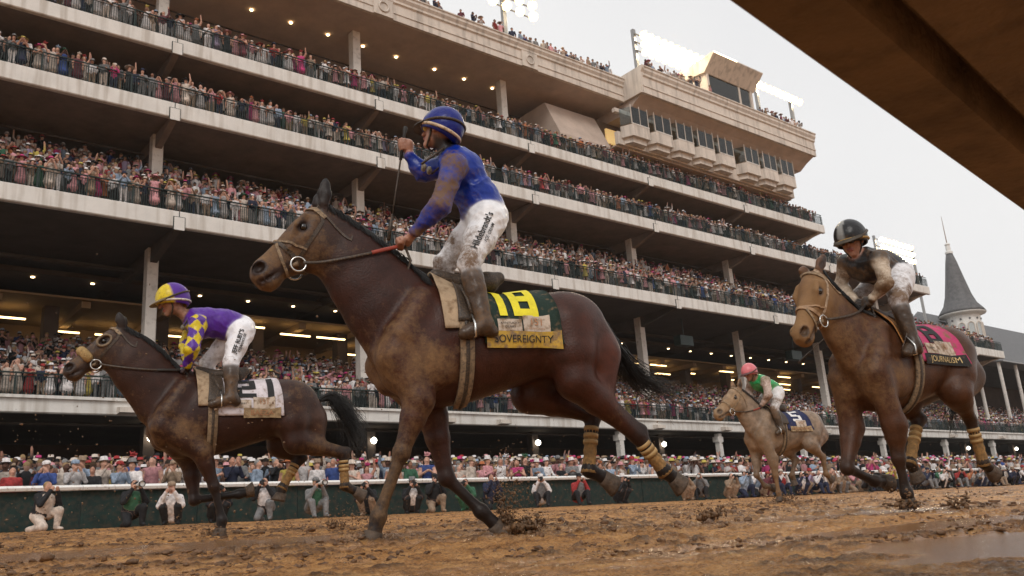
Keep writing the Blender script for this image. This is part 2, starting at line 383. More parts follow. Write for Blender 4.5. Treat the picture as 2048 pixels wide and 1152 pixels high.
MB().box(X0, 110.5, 51.8, 53.9, 15.92, 16.2).build('ceiling_strip', M_SOFFD, stand)
for k in range(14):
    o = link_mesh('downlight', dm, None, stand); o.location = (3.6+k*2.72+(k > 10)*0.6, 48.0, 34.07)
# hall pillars inside the concourse
for k in range(16):
    MB().box(-2+k*6.4, -1.2+k*6.4, 56.0, 56.8, 10.56, 15.28).build('hall_pillar', M_INT, stand)
# under level D: columns, lamps, box fittings
for k in range(-1, 16):
    x = 14.3+13.0*k
    mb = MB(); mb.box(x-0.28, x+0.28, 46.9, 47.45, 1.1, 7.12); mb.build('lower_column', M_INT, stand)
    if 0 <= k < 9:
        MB().lathe([(0.03, 0.2), (0.15, 0.12), (0.19, 0), (0.15, -0.12), (0.03, -0.2)], (x, 46.62, 6.35), 10).build('globe_lamp', M_GLOBE, stand, True)
        MB().box(x-0.05, x+0.05, 46.68, 46.9, 6.5, 6.6).build('lamp_bracket', M_STEEL, stand)
for x in (46.2, 57.4, 69.0, 82.5, 95.3, 106.7, 120, 133):
    mb = MB(); mb.box(x-0.2, x+0.2, 44.32, 44.75, 1.1, 6.95); mb.box(x-0.32, x+0.32, 44.3, 44.85, 6.3, 6.7); mb.build('front_column', M_COLM, stand)
for x in (12.3, 23.9, 26.6+4.2, 35.1, 49.7, 57.6, 71.9, 84, 96, 108, 120):
    MB().prism([(43.5, 7.12), (43.98, 7.08), (43.98, 7.42), (43.5, 7.36)], 'x', x-0.42, x+0.42).build('box_lamp', M_CORN, stand)
MB().box(X0, 203, 43.86, 43.996, 7.70, 7.84).build('fascia_cap', M_FASCIA, stand)
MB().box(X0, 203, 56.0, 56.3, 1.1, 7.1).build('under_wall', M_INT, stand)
for k in range(15):                                        # dim doorway panels of the hall under level D
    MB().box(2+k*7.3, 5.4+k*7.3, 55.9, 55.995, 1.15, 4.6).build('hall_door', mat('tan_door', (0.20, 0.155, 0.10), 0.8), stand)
for x, z in ((27.0, 15.4), (53.5, 15.2), (69, 15.1)):          # hanging loudspeaker clusters
    MB().box(x+1.6, x+3.2, 45.2, 45.9, z-1.0, z-0.2).tube([(x+2.4, 45.5, z-0.2), (x+2.4, 45.5, 16.5)], 0.04, 5).build('speaker_box', M_STEEL, stand)

# roof cornice, left part
def cornice(x0, x1, y, z0, z1, name='cornice'):
    h = z1-z0
    poly = [(y+0.10, z0), (y+0.10, z0+0.25*h), (y+0.04, z0+0.25*h), (y+0.04, z0+0.31*h), (y+0.10, z0+0.31*h), (y+0.10, z0+0.62*h), (y-0.02, z0+0.66*h),
            (y-0.02, z0+0.74*h), (y-0.16, z0+0.84*h), (y-0.16, z0+0.93*h), (y-0.24, z0+0.96*h), (y-0.24, z1), (y+0.36, z1), (y+0.36, z0)]
    return MB().prism(poly, 'x', x0, x1).build(name, M_CORN, stand)
cx = [X0]+[j+0.6 for j in joints if X0+3 < j+0.6 < 50]+[51.4]
for a, b_ in zip(cx[:-1], cx[1:]): cornice(a+0.012, b_-0.012, 44.0, 34.10, 36.10)
for x in cx[1:-1]:
    MB().box(x-0.75, x+0.75, 43.985, 44.095, 34.104, 35.38).build('pier_panel', M_CORN, stand)
    ring = MB(); pts = [(x+0.36*math.cos(t), 43.965, 34.75+0.36*math.sin(t)) for t in np.linspace(0, 2*math.pi, 17)]
    ring.tube(pts, 0.07, 5, caps=False).build('rosette', M_CORN, stand, True)
MB().box(X0, 51.4, 44.38, 60, 34.12, 34.5).build('roof_deck', M_SOFF, stand)

# press box part standing forward
PY = 42.0
cornice(50.6, 75.4, PY, 34.12, 36.45, 'press_cornice')
cl = MB().prism([(42.15, 34.12), (44.7, 34.12), (44.7, 36.45), (41.77, 36.45), (41.8, 36.2), (42.0, 35.9)], 'x', 50.35, 50.588); cl.build('press_end_wall', M_CORN, stand)
MB().prism([(42.38, 34.14), (43.2, 33.75), (44.0, 33.2), (58, 33.2), (58, 35.9), (42.38, 35.9)], 'x', 50.62, 75.3).build('press_soffit', M_SOFF, stand)
MB().box(49.0, 73.4, 44.0, 44.35, 30.0, 31.1).build('press_wall', M_CORN, stand)
MB().box(49.0, 73.4, 44.0, 44.35, 32.85, 33.19).build('press_lintel', M_CORN, stand)
MB().box(49.0, 73.2, 46.5, 46.8, 30.0, 33.19).build('press_back', mat('press_room', (0.16, 0.11, 0.075), 0.9), stand)
MB().box(49.0, 73.2, 44.36, 46.45, 29.9, 30.0).build('press_floor', M_SOFF, stand)
MB().box(73.0, 73.38, 44.36, 58, 29.9, 33.2).build('press_side', M_CORN, stand)
MB().prism([(44.9, 28.6), (44.9, 30), (46.4, 33.2), (58, 33.2), (58, 28.6)], 'x', 43.5, 49.0).build('press_return', M_SOFF, stand)
bays = [(49.4, 2.7), (52.2, 2.75), (55.0, 2.75), (57.8, 2.75), (60.6, 2.75), (64.4, 2.75), (67.2, 2.75), (70.0, 2.75)]
for (bx, bw) in bays:
    mb = MB(); pl = [(bx, 43.99), (bx+0.45, 43.05), (bx+bw-0.25, 43.05), (bx+bw, 43.99)]
    mb.prism(pl, 'z', 30.55, 31.55); pl2 = [(bx+0.3, 43.99), (bx+0.65, 43.35), (bx+bw-0.45, 43.35), (bx+bw-0.2, 43.99)]
    mb.prism(pl2, 'z', 30.1, 30.549); bo = mb.build('bay_sill', M_CORN, stand)
    MB().box(bx+0.45, bx+bw-0.25, 43.02, 43.10, 31.552, 31.64).build('bay_cap', M_FASCIA, bo)
    g = MB().prism([(bx+0.03, 43.96), (bx+0.47, 43.08), (bx+0.49, 43.09), (bx+0.05, 43.97)], 'z', 31.65, 33.1)
    g.box(bx+0.47, bx+bw-0.27, 43.08, 43.095, 31.65, 33.1); g.build('bay_window', M_GLASS, stand)
    for xx, yy in ((bx+0.46, 43.06), (bx+bw-0.29, 43.06), ((2*bx+bw+0.2)/2, 43.06)):
        MB().box(xx-0.03, xx+0.03, yy, yy+0.07, 31.642, 33.3).build('bay_post', M_CORN, bo)
    MB().box(bx+bw*0.3, bx+bw*0.8, 46.3, 46.48, 31.3, 32.6).build('press_lamp_panel', mat('lit_panel', (0.8, 0.6, 0.3), 0.6, emit=(1, 0.62, 0.22), estr=rng.choice((0.05, 0.25, 0.5))) if False else mat('lit_panel_%d' % (int(bx) % 3), (0.8, 0.6, 0.3), 0.6, emit=(1, 0.62, 0.22), estr=(0.05, 0.5, 0.2)[int(bx) % 3]), stand)
# control room on the press box roof
pent = empty('rooftop_control_room', (64, 44, 36.46)); tag(pent, 'small glazed control room on the grandstand roof between the floodlight banks', 'control room')
MB().box(60.9, 61.2, 43.2, 47.5, 36.46, 40.3).build('side_wall', M_CORN, pent)
MB().box(67.4, 67.7, 43.2, 47.5, 36.46, 40.3).build('side_wall', M_CORN, pent)
MB().box(61.21, 67.39, 43.25, 43.4, 36.46, 37.3).build('front_wall', M_CORN, pent)
MB().box(61.21, 67.39, 47.2, 47.5, 36.46, 40.3).build('back_wall', M_INT, pent)
MB().box(61.3, 65.6, 43.3, 43.32, 37.31, 39.5).build('window', M_GLASS, pent)
MB().box(65.9, 67.3, 43.3, 43.32, 37.31, 39.5).build('window', M_GLASS, pent)
MB().box(65.62, 65.88, 43.26, 43.4, 37.302, 39.6).build('mullion', M_CORN, pent)
MB().prism([(41.9, 40.9), (43.2, 39.5), (47.6, 39.9), (47.6, 40.7), (41.9, 41.0)], 'x', 60.6, 68.0).build('roof', M_CORN, pent)
MB().box(60.6, 64.0, 41.86, 41.9, 40.91, 41.0).build('roof_edge', mat('glowing_edge', (1, 0.9, 0.7), 0.5, 0, emit=(1, 0.82, 0.5), estr=6.0), pent)  # brightness of the roof edge is put into its material as emission
for x, h in ((62.6, 42.6), (65.6, 43.0)):
    MB().tube([(x, 45, 40.8), (x, 45, h)], 0.03, 4).tube([(x-0.35, 45, h-0.5), (x+0.5, 45, h-0.3)], 0.02, 4).build('antenna', M_METAL, pent)
# floodlights
def lamp_head(c, aim, r=0.34):
    z = np.asarray(aim, float); z /= np.linalg.norm(z); a = np.cross([0, 0, 1], z); a /= np.linalg.norm(a); R = np.stack([a, np.cross(z, a), z], 1)
    return R, np.asarray(c, float)
def flood_bank(x0, x1, n, rows, y, ztop, dz, roof, label, poles, mirrored=False):
    t = empty('floodlight_bank', ((x0+x1)/2, y, roof)); tag(t, label, 'floodlights')
    for px in poles: MB().box(px-0.17, px+0.17, y+0.2, y+0.5, roof, ztop+0.5).build('mast', M_METAL, t)
    for r_ in range(rows):
        z = ztop-r_*dz
        MB().tube([(min(x0, poles[0])-0.1, y+0.15, z), (max(x1, poles[-1])+0.1, y+0.15, z)], 0.06, 5).build('crossbar', M_METAL, t)
        for k in range(n):
            x = x0+(x1-x0)*k/(n-1); M = lamp_head((x, y-0.1, z), (-0.45, -1, -0.75))
            h = MB().lathe([(0.08, -0.24), (0.19, -0.14), (0.27, 0.02), (0.28, 0.06)], M=M, seg=10).build('lamp_housing', M_METAL, t)
            MB().lathe([(0.24, 0.061), (0.20, 0.10), (0.02, 0.12)], M=M, seg=10).build('lamp_lens', M_FLOOD, h)
            MB().lathe([(0.245, 0.062), (0.40, 0.13), (0.41, 0.13), (0.26, 0.055)], M=M, seg=12, cap=False).build('glow_ring', M_GLOW, h)  # added ring, its emission stands in for the lamp's glow
    return t
flood_bank(56.0, 65.0, 11, 3, 46.0, 43.2, 0.85, 36.45, 'large bank of blazing floodlights in rows at the left of the rooftop control room', [55.2, 65.6])
flood_bank(72.6, 80.6, 11, 1, 46.0, 43.2, 0.7, 36.45, 'single row of floodlights on a mast at the right of the control room', [73.4, 79.6])
flood_bank(38.5, 42.6, 4, 2, 46.0, 41.4, 1.0, 36.1, 'floodlights on a tall mast above the middle of the roof cornice', [39.9])
flood_bank(121, 130, 9, 3, 60.0, 38.4, 1.1, 24.0, 'distant floodlight bank glowing behind the jockey in black silks', [120, 131])
for x, h in ((52.2, 38.3), (77.6, 39.6), (73.9, 39.2)):
    pass
# spire tower
sp = empty('spire_tower', (143, 60, 20)); tag(sp, 'octagonal white tower with a tall slate spire and finial', 'tower')
def octo(prof, name, material, parent, seg=8, smooth=False):
    return MB().lathe(prof, (143, 60, 0), seg).build(name, material, parent, smooth)
M_SLATE = mat('slate', (0.11, 0.11, 0.115), 0.65, 0.25, 2.0, 0.5, 9)
M_WHITE = mat('white_trim', (0.72, 0.71, 0.68), 0.6, 0.06, 2, dirt=(0.4, 0.38, 0.35), dirt_amt=0.33)
octo([(3.5, 29.3), (3.3, 29.75), (2.45, 30.9), (1.95, 32.4), (1.42, 35.0), (0.85, 38.0), (0.5, 39.4)], 'spire', M_SLATE, sp, 16, True)
octo([(2.45, 29.28), (3.38, 29.29), (3.53, 29.2), (3.45, 29.05), (2.5, 28.75)], 'eave', M_WHITE, sp, 16)
octo([(0.57, 39.4), (0.62, 39.7), (0.40, 39.9), (0.34, 40.8), (0.45, 41.0), (0.30, 41.2), (0.09, 41.3)], 'finial_cap', M_WHITE, sp, 10)
octo([(0.08, 41.25), (0.06, 43.5), (0.03, 45.9)], 'finial', mat('copper_rod', (0.25, 0.16, 0.11), 0.5), sp, 6)
octo([(2.5, 18), (2.5, 28.76)], 'drum', M_WHITE, sp, 16)
for k in range(12):
    a = math.radians(15+30*k); R = np.array([[math.cos(a), math.sin(a), 0], [-math.sin(a), math.cos(a), 0], [0, 0, 1]]).T
    def tw(p): return np.array([143, 60, 0])+np.array([math.cos(a)*p[1]-math.sin(a)*p[0], math.sin(a)*p[1]+math.cos(a)*p[0], p[2]])
    arch = [tw((0.48*math.cos(t), 2.58, 26.9+0.62*math.sin(t))) for t in np.linspace(0, math.pi, 9)]
    MB().tube([tw((0.48, 2.58, 24.5))]+arch+[tw((-0.48, 2.58, 24.5))], 0.08, 5).build('arch', M_CORN, sp)
    q = [tw((0.42*math.cos(t), 2.535, 26.85+0.5*math.sin(t))) for t in np.linspace(0, math.pi, 9)]+[tw((-0.42, 2.535, 24.5)), tw((0.42, 2.535, 24.5))]
    MB().add(q+[np.array(p)+(np.array([143, 60, p[2]])-p)*0.02 for p in q], [tuple(range(len(q)))]).build('arch_window', mat('louvre', (0.42, 0.45, 0.45), 0.5), sp)
    MB().lathe([(0.02, 2.62), (0.16, 2.60), (0.17, 2.5)], M=(np.stack([[-math.sin(a), math.cos(a), 0], [0, 0, 1], [math.cos(a), math.sin(a), 0]], 1), np.array([143, 60, 28.1])), seg=8).build('boss', M_SLATE, sp)
# slate-roofed wing at the far end
wing = empty('slate_roofed_wing', (150, 58, 8)); tag(wing, 'slate roofed wing with slim white posts at the far end of the stand', 'building')
rv = [(118, 50, 18.2), (240, 50, 18.2), (240, 66, 31), (141, 66, 31), (118, 66, 17.8), (240, 66, 17.8), (118, 50, 17.9), (240, 50, 17.9)]
MB().add(rv, [(0, 1, 2, 3), (0, 3, 4), (6, 7, 1, 0), (6, 4, 5, 7)]).build('roof', M_SLATE, wing)
MB().prism([(45.2, 17.0), (50.3, 17.9), (50.3, 18.15), (45.2, 17.15)], 'x', 116.5, 240).build('canopy', M_METAL, wing)
MB().box(118, 240, 60, 60.4, 8, 17.8).build('wall', M_INT, wing)
for px, py_ in ((1951, 822), (1974, 826), (2019, 826), (2046, 800)):
    b0 = at(px, py_, 46.0)
    MB().tube([(b0[0], 46, 7.7), (b0[0], 46, 17.0)], 0.22, 8).build('post', M_COLM, wing)

# ------------------------------------------------------------------ outer track rail with green screen
RY = 25.0; RZ = float(gz(0, RY))
rail = empty('outer_track_rail', (20, RY, RZ)); tag(rail, 'white outer track rail with dark green windscreen in front of the crowd', 'rail')
M_WR = mat('white_rail_paint', (0.78, 0.76, 0.73), 0.35, 0.05, 4, dirt=(0.45, 0.36, 0.28), dirt_amt=0.36)
M_SCR = mat('green_windscreen', (0.008, 0.027, 0.023), 0.8, 0.3, 3.0, 0.4, 60, dirt=(0.045, 0.036, 0.025), dirt_amt=0.44)
xs = np.arange(-12, 190, 3.0)
for a, b_ in zip(xs[:-1], xs[1:]):
    MB().prism([(RY-0.10, RZ+0.98), (RY+0.12, RZ+0.98), (RY+0.14, RZ+1.04), (RY+0.08, RZ+1.11), (RY-0.06, RZ+1.11), (RY-0.13, RZ+1.05)], 'x', a+0.006, b_-0.006).build('top_rail', M_WR, rail)
    MB().box(a+0.02, b_-0.02, RY+0.06, RY+0.075, RZ-0.12, RZ+0.972).build('screen_panel', M_SCR, rail)
    MB().box(a-0.03, a+0.03, RY+0.08, RY+0.15, RZ-0.15, RZ+0.976).build('post', M_STEEL, rail)
# inner rail right above the camera, on goosenecks
ir = empty('inner_track_rail', (1.2, 0.15, 0.04)); tag(ir, 'mud-stained inner track rail overhead seen from underneath', 'rail')
M_UND = mat('muddy_rail_underside', (0.22, 0.155, 0.112), 0.75, 0.18, 5, 0.35, 70, dirt=(0.125, 0.085, 0.06), dirt_amt=0.42)
dv = np.array([0.99304, 0.1178]); nv = np.array([-dv[1], dv[0]]); ZR = CZ+0.60
def strip(t0, t1, poly, name, material):
    vs = []; n_ = len(poly)
    for t in (t0, t1):
        for (q, z) in poly: p2 = dv*t+nv*q; vs.append((p2[0], p2[1], z))
    fs = [tuple(range(n_)), tuple(range(2*n_-1, n_-1, -1))]+[(i, n_+i, n_+(i+1) % n_, (i+1) % n_) for i in range(n_)]
    return MB().add(vs, fs).build(name, material, ir)
strip(-14, 60, [(0.437, ZR+0.012), (0.43, ZR), (0.335, ZR-0.004), (0.318, ZR+0.055), (0.300, ZR+0.055), (0.286, ZR-0.004), (-0.10, ZR+0.02), (-0.14, ZR+0.05), (-0.10, ZR+0.11), (0.35, ZR+0.11), (0.43, ZR+0.07)], 'rail_cover', M_UND)
for t in np.arange(-12.5, 58, 3.0):
    p0 = dv*t+nv*(-0.35)
    MB().tube([(p0[0], p0[1], float(gz(*p0))-0.2), (p0[0], p0[1], ZR-0.15), (p0[0]+nv[0]*0.12, p0[1]+nv[1]*0.12, ZR+0.02), (p0[0]+nv[0]*0.3, p0[1]+nv[1]*0.3, ZR+0.06)], 0.035, 8).build('gooseneck_post', M_WR, ir)

# ------------------------------------------------------------------ organic bodies: blended solids turned into ONE continuous mesh
A3 = lambda *a: np.array(a, float)
class Body:
    """list of smoothly blended solids; surface() returns one closed mesh with a colour per point"""
    def __init__(s, lateral=(0, 1, 0)): s.p = []; s.n = np.asarray(lateral, float)
    def cone(s, a, b, ra, rb, col=(0.5,)*3, k=0.04, sq=1.0, mud=0.0, cut=False, tag=0):
        s.p.append(dict(t='c', a=np.asarray(a, float), b=np.asarray(b, float), ra=ra, rb=rb, col=col, k=k, sq=sq, mud=mud, cut=cut, tag=tag)); return s
    def chain(s, pts, rs, **kw):
        sq = kw.pop('sq', 1.0); n_ = len(pts)-1; sq = [sq]*n_ if np.isscalar(sq) else list(sq)
        segs = [dict(t='c', a=np.asarray(pts[i], float), b=np.asarray(pts[i+1], float), ra=rs[i], rb=rs[i+1], sq=sq[i]) for i in range(n_)]
        q = dict(t='g', segs=segs, col=(0.5,)*3, k=0.04, mud=0.0, cut=False, tag=0); q.update(kw); s.p.append(q); return s
    def ell(s, c, axes, r, col=(0.5,)*3, k=0.04, mud=0.0, cut=False, tag=0):
        s.p.append(dict(t='e', c=np.asarray(c, float), M=np.asarray(axes, float), r=np.asarray(r, float), col=col, k=k, mud=mud, cut=cut, tag=tag)); return s
    def loft(s, o, axes, T, C, HH, HW, col=(0.5,)*3, k=0.05, mud=0.0):
        s.p.append(dict(t='l', o=np.asarray(o, float), M=np.asarray(axes, float), T=np.asarray(T, float), C=np.asarray(C, float), HH=np.asarray(HH, float), HW=np.asarray(HW, float), col=col, k=k, mud=mud, cut=False)); return s
    def _d(s, q, P):
        if q['t'] == 'g':
            d = s._d(q['segs'][0], P)
            for g in q['segs'][1:]: d = s._blend(d, s._d(g, P), dict(k=0.012, cut=False))
            return d
        if q['t'] == 'c':
            a, b = q['a'].astype(P.dtype), q['b'].astype(P.dtype); pp = P; sq = q['sq']; sn = s.n.astype(P.dtype)
            if sq != 1.0:
                f = P.dtype.type(1/sq-1); pp = P+np.multiply.outer((P-a)@sn*f, sn); b = b+sn*((b-a)@sn*f)
            ba = b-a; L2 = ba@ba+1e-12; pa = pp-a
            h = np.clip((pa@ba)/L2, 0, 1)
            pa = pa-h[..., None]*ba; d = np.sqrt(np.einsum('...i,...i', pa, pa))-(q['ra']+(q['rb']-q['ra'])*h)
            return d*min(1.0, max(sq, 0.5))
        if q['t'] == 'e':
            dt = P.dtype; l = (P-q['c'].astype(dt))@q['M'].T.astype(dt)/q['r'].astype(dt); k0 = np.sqrt(np.einsum('...i,...i', l, l)); l = l/q['r'].astype(dt); k1 = np.sqrt(np.einsum('...i,...i', l, l))
            return k0*(k0-1)/(k1+1e-9)
        l = (P-q['o'])@q['M'].T; t = l[..., 0]; tc = np.clip(t, q['T'][0], q['T'][-1])
        c = np.interp(tc, q['T'], q['C']); hh = np.interp(tc, q['T'], q['HH']); hw = np.interp(tc, q['T'], q['HW'])
        v = (l[..., 2]-c); w = l[..., 1]
        e = np.sqrt((v/hh)**2+(w/hw)**2); d = (e-1)*np.minimum(hh, hw)*0.85
        out = t-tc
        return np.where(out != 0, np.hypot(np.maximum(d, 0), out)+np.minimum(d, 0)*0, d)
    def _box(s, q, m):
        if q['t'] == 'g':
            b = [s._box(g, m) for g in q['segs']]; return np.min([x[0] for x in b], 0), np.max([x[1] for x in b], 0)
        if q['t'] == 'c':
            r = max(q['ra'], q['rb'])*max(1, 1.0); lo = np.minimum(q['a'], q['b'])-r; hi = np.maximum(q['a'], q['b'])+r
        elif q['t'] == 'e':
            r = q['r'].max(); lo = q['c']-r; hi = q['c']+r
        else:
            R = max(q['HH'].max(), q['HW'].max())+(q['C'].max()-q['C'].min())/2
            oc = q['o']+q['M'][2]*(q['C'].max()+q['C'].min())/2; e0 = oc+q['M'][0]*q['T'][0]; e1 = oc+q['M'][0]*q['T'][-1]; lo = np.minimum(e0, e1)-R; hi = np.maximum(e0, e1)+R
        return lo-m, hi+m
    @staticmethod
    def _blend(f, d, q):
        k = q['k']
        if q['cut']:
            h = np.maximum(k-np.abs(f+d), 0)/k; return np.maximum(f, -d)+h*h*k*0.25
        h = np.maximum(k-np.abs(f-d), 0)/k; return np.minimum(f, d)-h*h*k*0.25
    def dist(s, P):
        P = np.asarray(P, float)
        if getattr(s, 'grid', None) is not None:
            g, lo, vx = s.grid; q = (P-lo)/vx; mx_ = np.array(g.shape)-2
            q = np.clip(q, 0, mx_+0.999); i = q.astype(int); r = q-i; o = 0
            for a in (0, 1):
                for b in (0, 1):
                    for c in (0, 1):
                        o = o+g[i[..., 0]+a, i[..., 1]+b, i[..., 2]+c]*(r[..., 0] if a else 1-r[..., 0])*(r[..., 1] if b else 1-r[..., 1])*(r[..., 2] if c else 1-r[..., 2])
            return o
        f = np.full(P.shape[:-1], 9.0)
        for q in s.p: f = s._blend(f, s._d(q, P), q)
        return f
    def surface(s, vox, tau=0.02, smooth=1):
        bx = [s._box(q, 0.0) for q in s.p if not q['cut']]
        lo = np.min([b[0] for b in bx], 0)-3*vox; hi = np.max([b[1] for b in bx], 0)+3*vox
        n = np.ceil((hi-lo)/vox).astype(int)+1
        f = np.full(n, 9.0, np.float32)
        ax = [lo[i]+vox*np.arange(n[i]) for i in range(3)]
        ax = [x.astype(np.float32) for x in ax]
        def span(q, m):
            a, b = s._box(q, m)
            return np.clip(np.floor((a-lo)/vox).astype(int), 0, n-1), np.clip(np.ceil((b-lo)/vox).astype(int)+1, 1, n)
        def grid_of(i0, i1): return np.stack(np.meshgrid(*[ax[i][i0[i]:i1[i]] for i in range(3)], indexing='ij'), -1)
        for q in s.p:
            m = q['k']+4*vox
            if q['t'] == 'g' and len(q['segs']) > 1:
                i0, i1 = span(q, m); sl = tuple(slice(i0[i], i1[i]) for i in range(3)); tmp = np.full(i1-i0, 9.0, np.float32)
                for g in q['segs']:
                    j0, j1 = span(g, m); s2 = tuple(slice(j0[i]-i0[i], j1[i]-i0[i]) for i in range(3))
                    tmp[s2] = s._blend(tmp[s2], s._d(g, grid_of(j0, j1)), dict(k=0.012, cut=False))
                f[sl] = s._blend(f[sl], tmp, q); continue
            a, b = s._box(q, m)
            i0 = np.clip(np.floor((a-lo)/vox).astype(int), 0, n-1); i1 = np.clip(np.ceil((b-lo)/vox).astype(int)+1, 1, n)
            G = np.stack(np.meshgrid(*[ax[i][i0[i]:i1[i]] for i in range(3)], indexing='ij'), -1)
            sl = tuple(slice(i0[i], i1[i]) for i in range(3))
            f[sl] = s._blend(f[sl], s._d(q, G), q)
        np.minimum(f, 0.5, out=f); s.grid = (f, lo, vox)
        V, Q = surface_nets(f, lo, vox)
        if smooth: V = laplace(V, Q, smooth)
        # colour: soft nearest solid
        V32 = V.astype(np.float32)
        W = np.zeros(len(V)); Cc = np.zeros((len(V), 4)); best = np.full(len(V), 9.0); s.tagv = np.zeros(len(V), int)
        for q in s.p:
            a, b = s._box(q, 0.03+5*tau); ix = np.nonzero(((V32 > a) & (V32 < b)).all(1))[0]
            if not len(ix): continue
            dq = s._d(q, V32[ix])
            if not q['cut']:
                mm_ = dq < best[ix]; best[ix[mm_]] = dq[mm_]; s.tagv[ix[mm_]] = q.get('tag', 0)
            w = 10*np.exp(-np.abs(dq)/0.005) if (q['cut'] and q['k'] < 0.02) else np.exp(-np.clip(np.abs(dq) if q['cut'] else dq, -0.02, 1.0)/tau)
            W[ix] += w; Cc[ix] += w[:, None]*np.array([*q['col'], q['mud']])
        return V, Q, Cc/np.maximum(W, 1e-9)[:, None]
def surface_nets(f, lo, vox):
    neg = f < 0
    c = [neg[i:neg.shape[0]-1+i, j:neg.shape[1]-1+j, k:neg.shape[2]-1+k] for i in (0, 1) for j in (0, 1) for k in (0, 1)]
    cnt = sum(x.astype(np.int8) for x in c); act = (cnt > 0) & (cnt < 8)
    idx = np.argwhere(act); vid = np.full(act.shape, -1, np.int32); vid[act] = np.arange(len(idx))
    corners = np.array([(i, j, k) for i in (0, 1) for j in (0, 1) for k in (0, 1)])
    val = np.stack([f[idx[:, 0]+o[0], idx[:, 1]+o[1], idx[:, 2]+o[2]] for o in corners], 1)
    acc = np.zeros((len(idx), 3)); num = np.zeros(len(idx))
    for a in range(8):
        for b in range(a+1, 8):
            if np.abs(corners[a]-corners[b]).sum() != 1: continue
            va, vb = val[:, a], val[:, b]; m = (va < 0) != (vb < 0)
            t = np.where(m, va/(va-vb+1e-12), 0)
            acc += np.where(m[:, None], corners[a]+t[:, None]*(corners[b]-corners[a]), 0); num += m
    V = lo+(idx+acc/num[:, None])*vox
    Qs = []
    for axn in range(3):
        sl0 = [slice(None)]*3; sl1 = [slice(None)]*3; sl0[axn] = slice(0, -1); sl1[axn] = slice(1, None)
        a = neg[tuple(sl0)]; b = neg[tuple(sl1)]; e = np.argwhere(a != b)
        o1, o2 = [(1, 2), (2, 0), (0, 1)][axn]
        e = e[(e[:, o1] > 0) & (e[:, o2] > 0)]
        d1 = np.zeros(3, int); d1[o1] = 1; d2 = np.zeros(3, int); d2[o2] = 1
        g = lambda x: vid[x[:, 0], x[:, 1], x[:, 2]]
        q = np.stack([g(e-d1-d2), g(e-d2), g(e), g(e-d1)], 1)
        ins = a[e[:, 0], e[:, 1], e[:, 2]]
        q[~ins] = q[~ins][:, ::-1]; Qs.append(q)
    Q = np.concatenate(Qs); Q = Q[(Q >= 0).all(1)]
    return V, Q
def laplace(V, Q, it):
    for _ in range(it):
        acc = np.zeros_like(V); c = np.zeros(len(V))
        for a, b in ((0, 1), (1, 2), (2, 3), (3, 0)):
            for i, j in ((a, b), (b, a)):
                c += np.bincount(Q[:, i], minlength=len(V))
                for x in range(3): acc[:, x] += np.bincount(Q[:, i], V[Q[:, j], x], minlength=len(V))
        V = 0.5*V+0.5*acc/np.maximum(c, 1)[:, None]
    return V

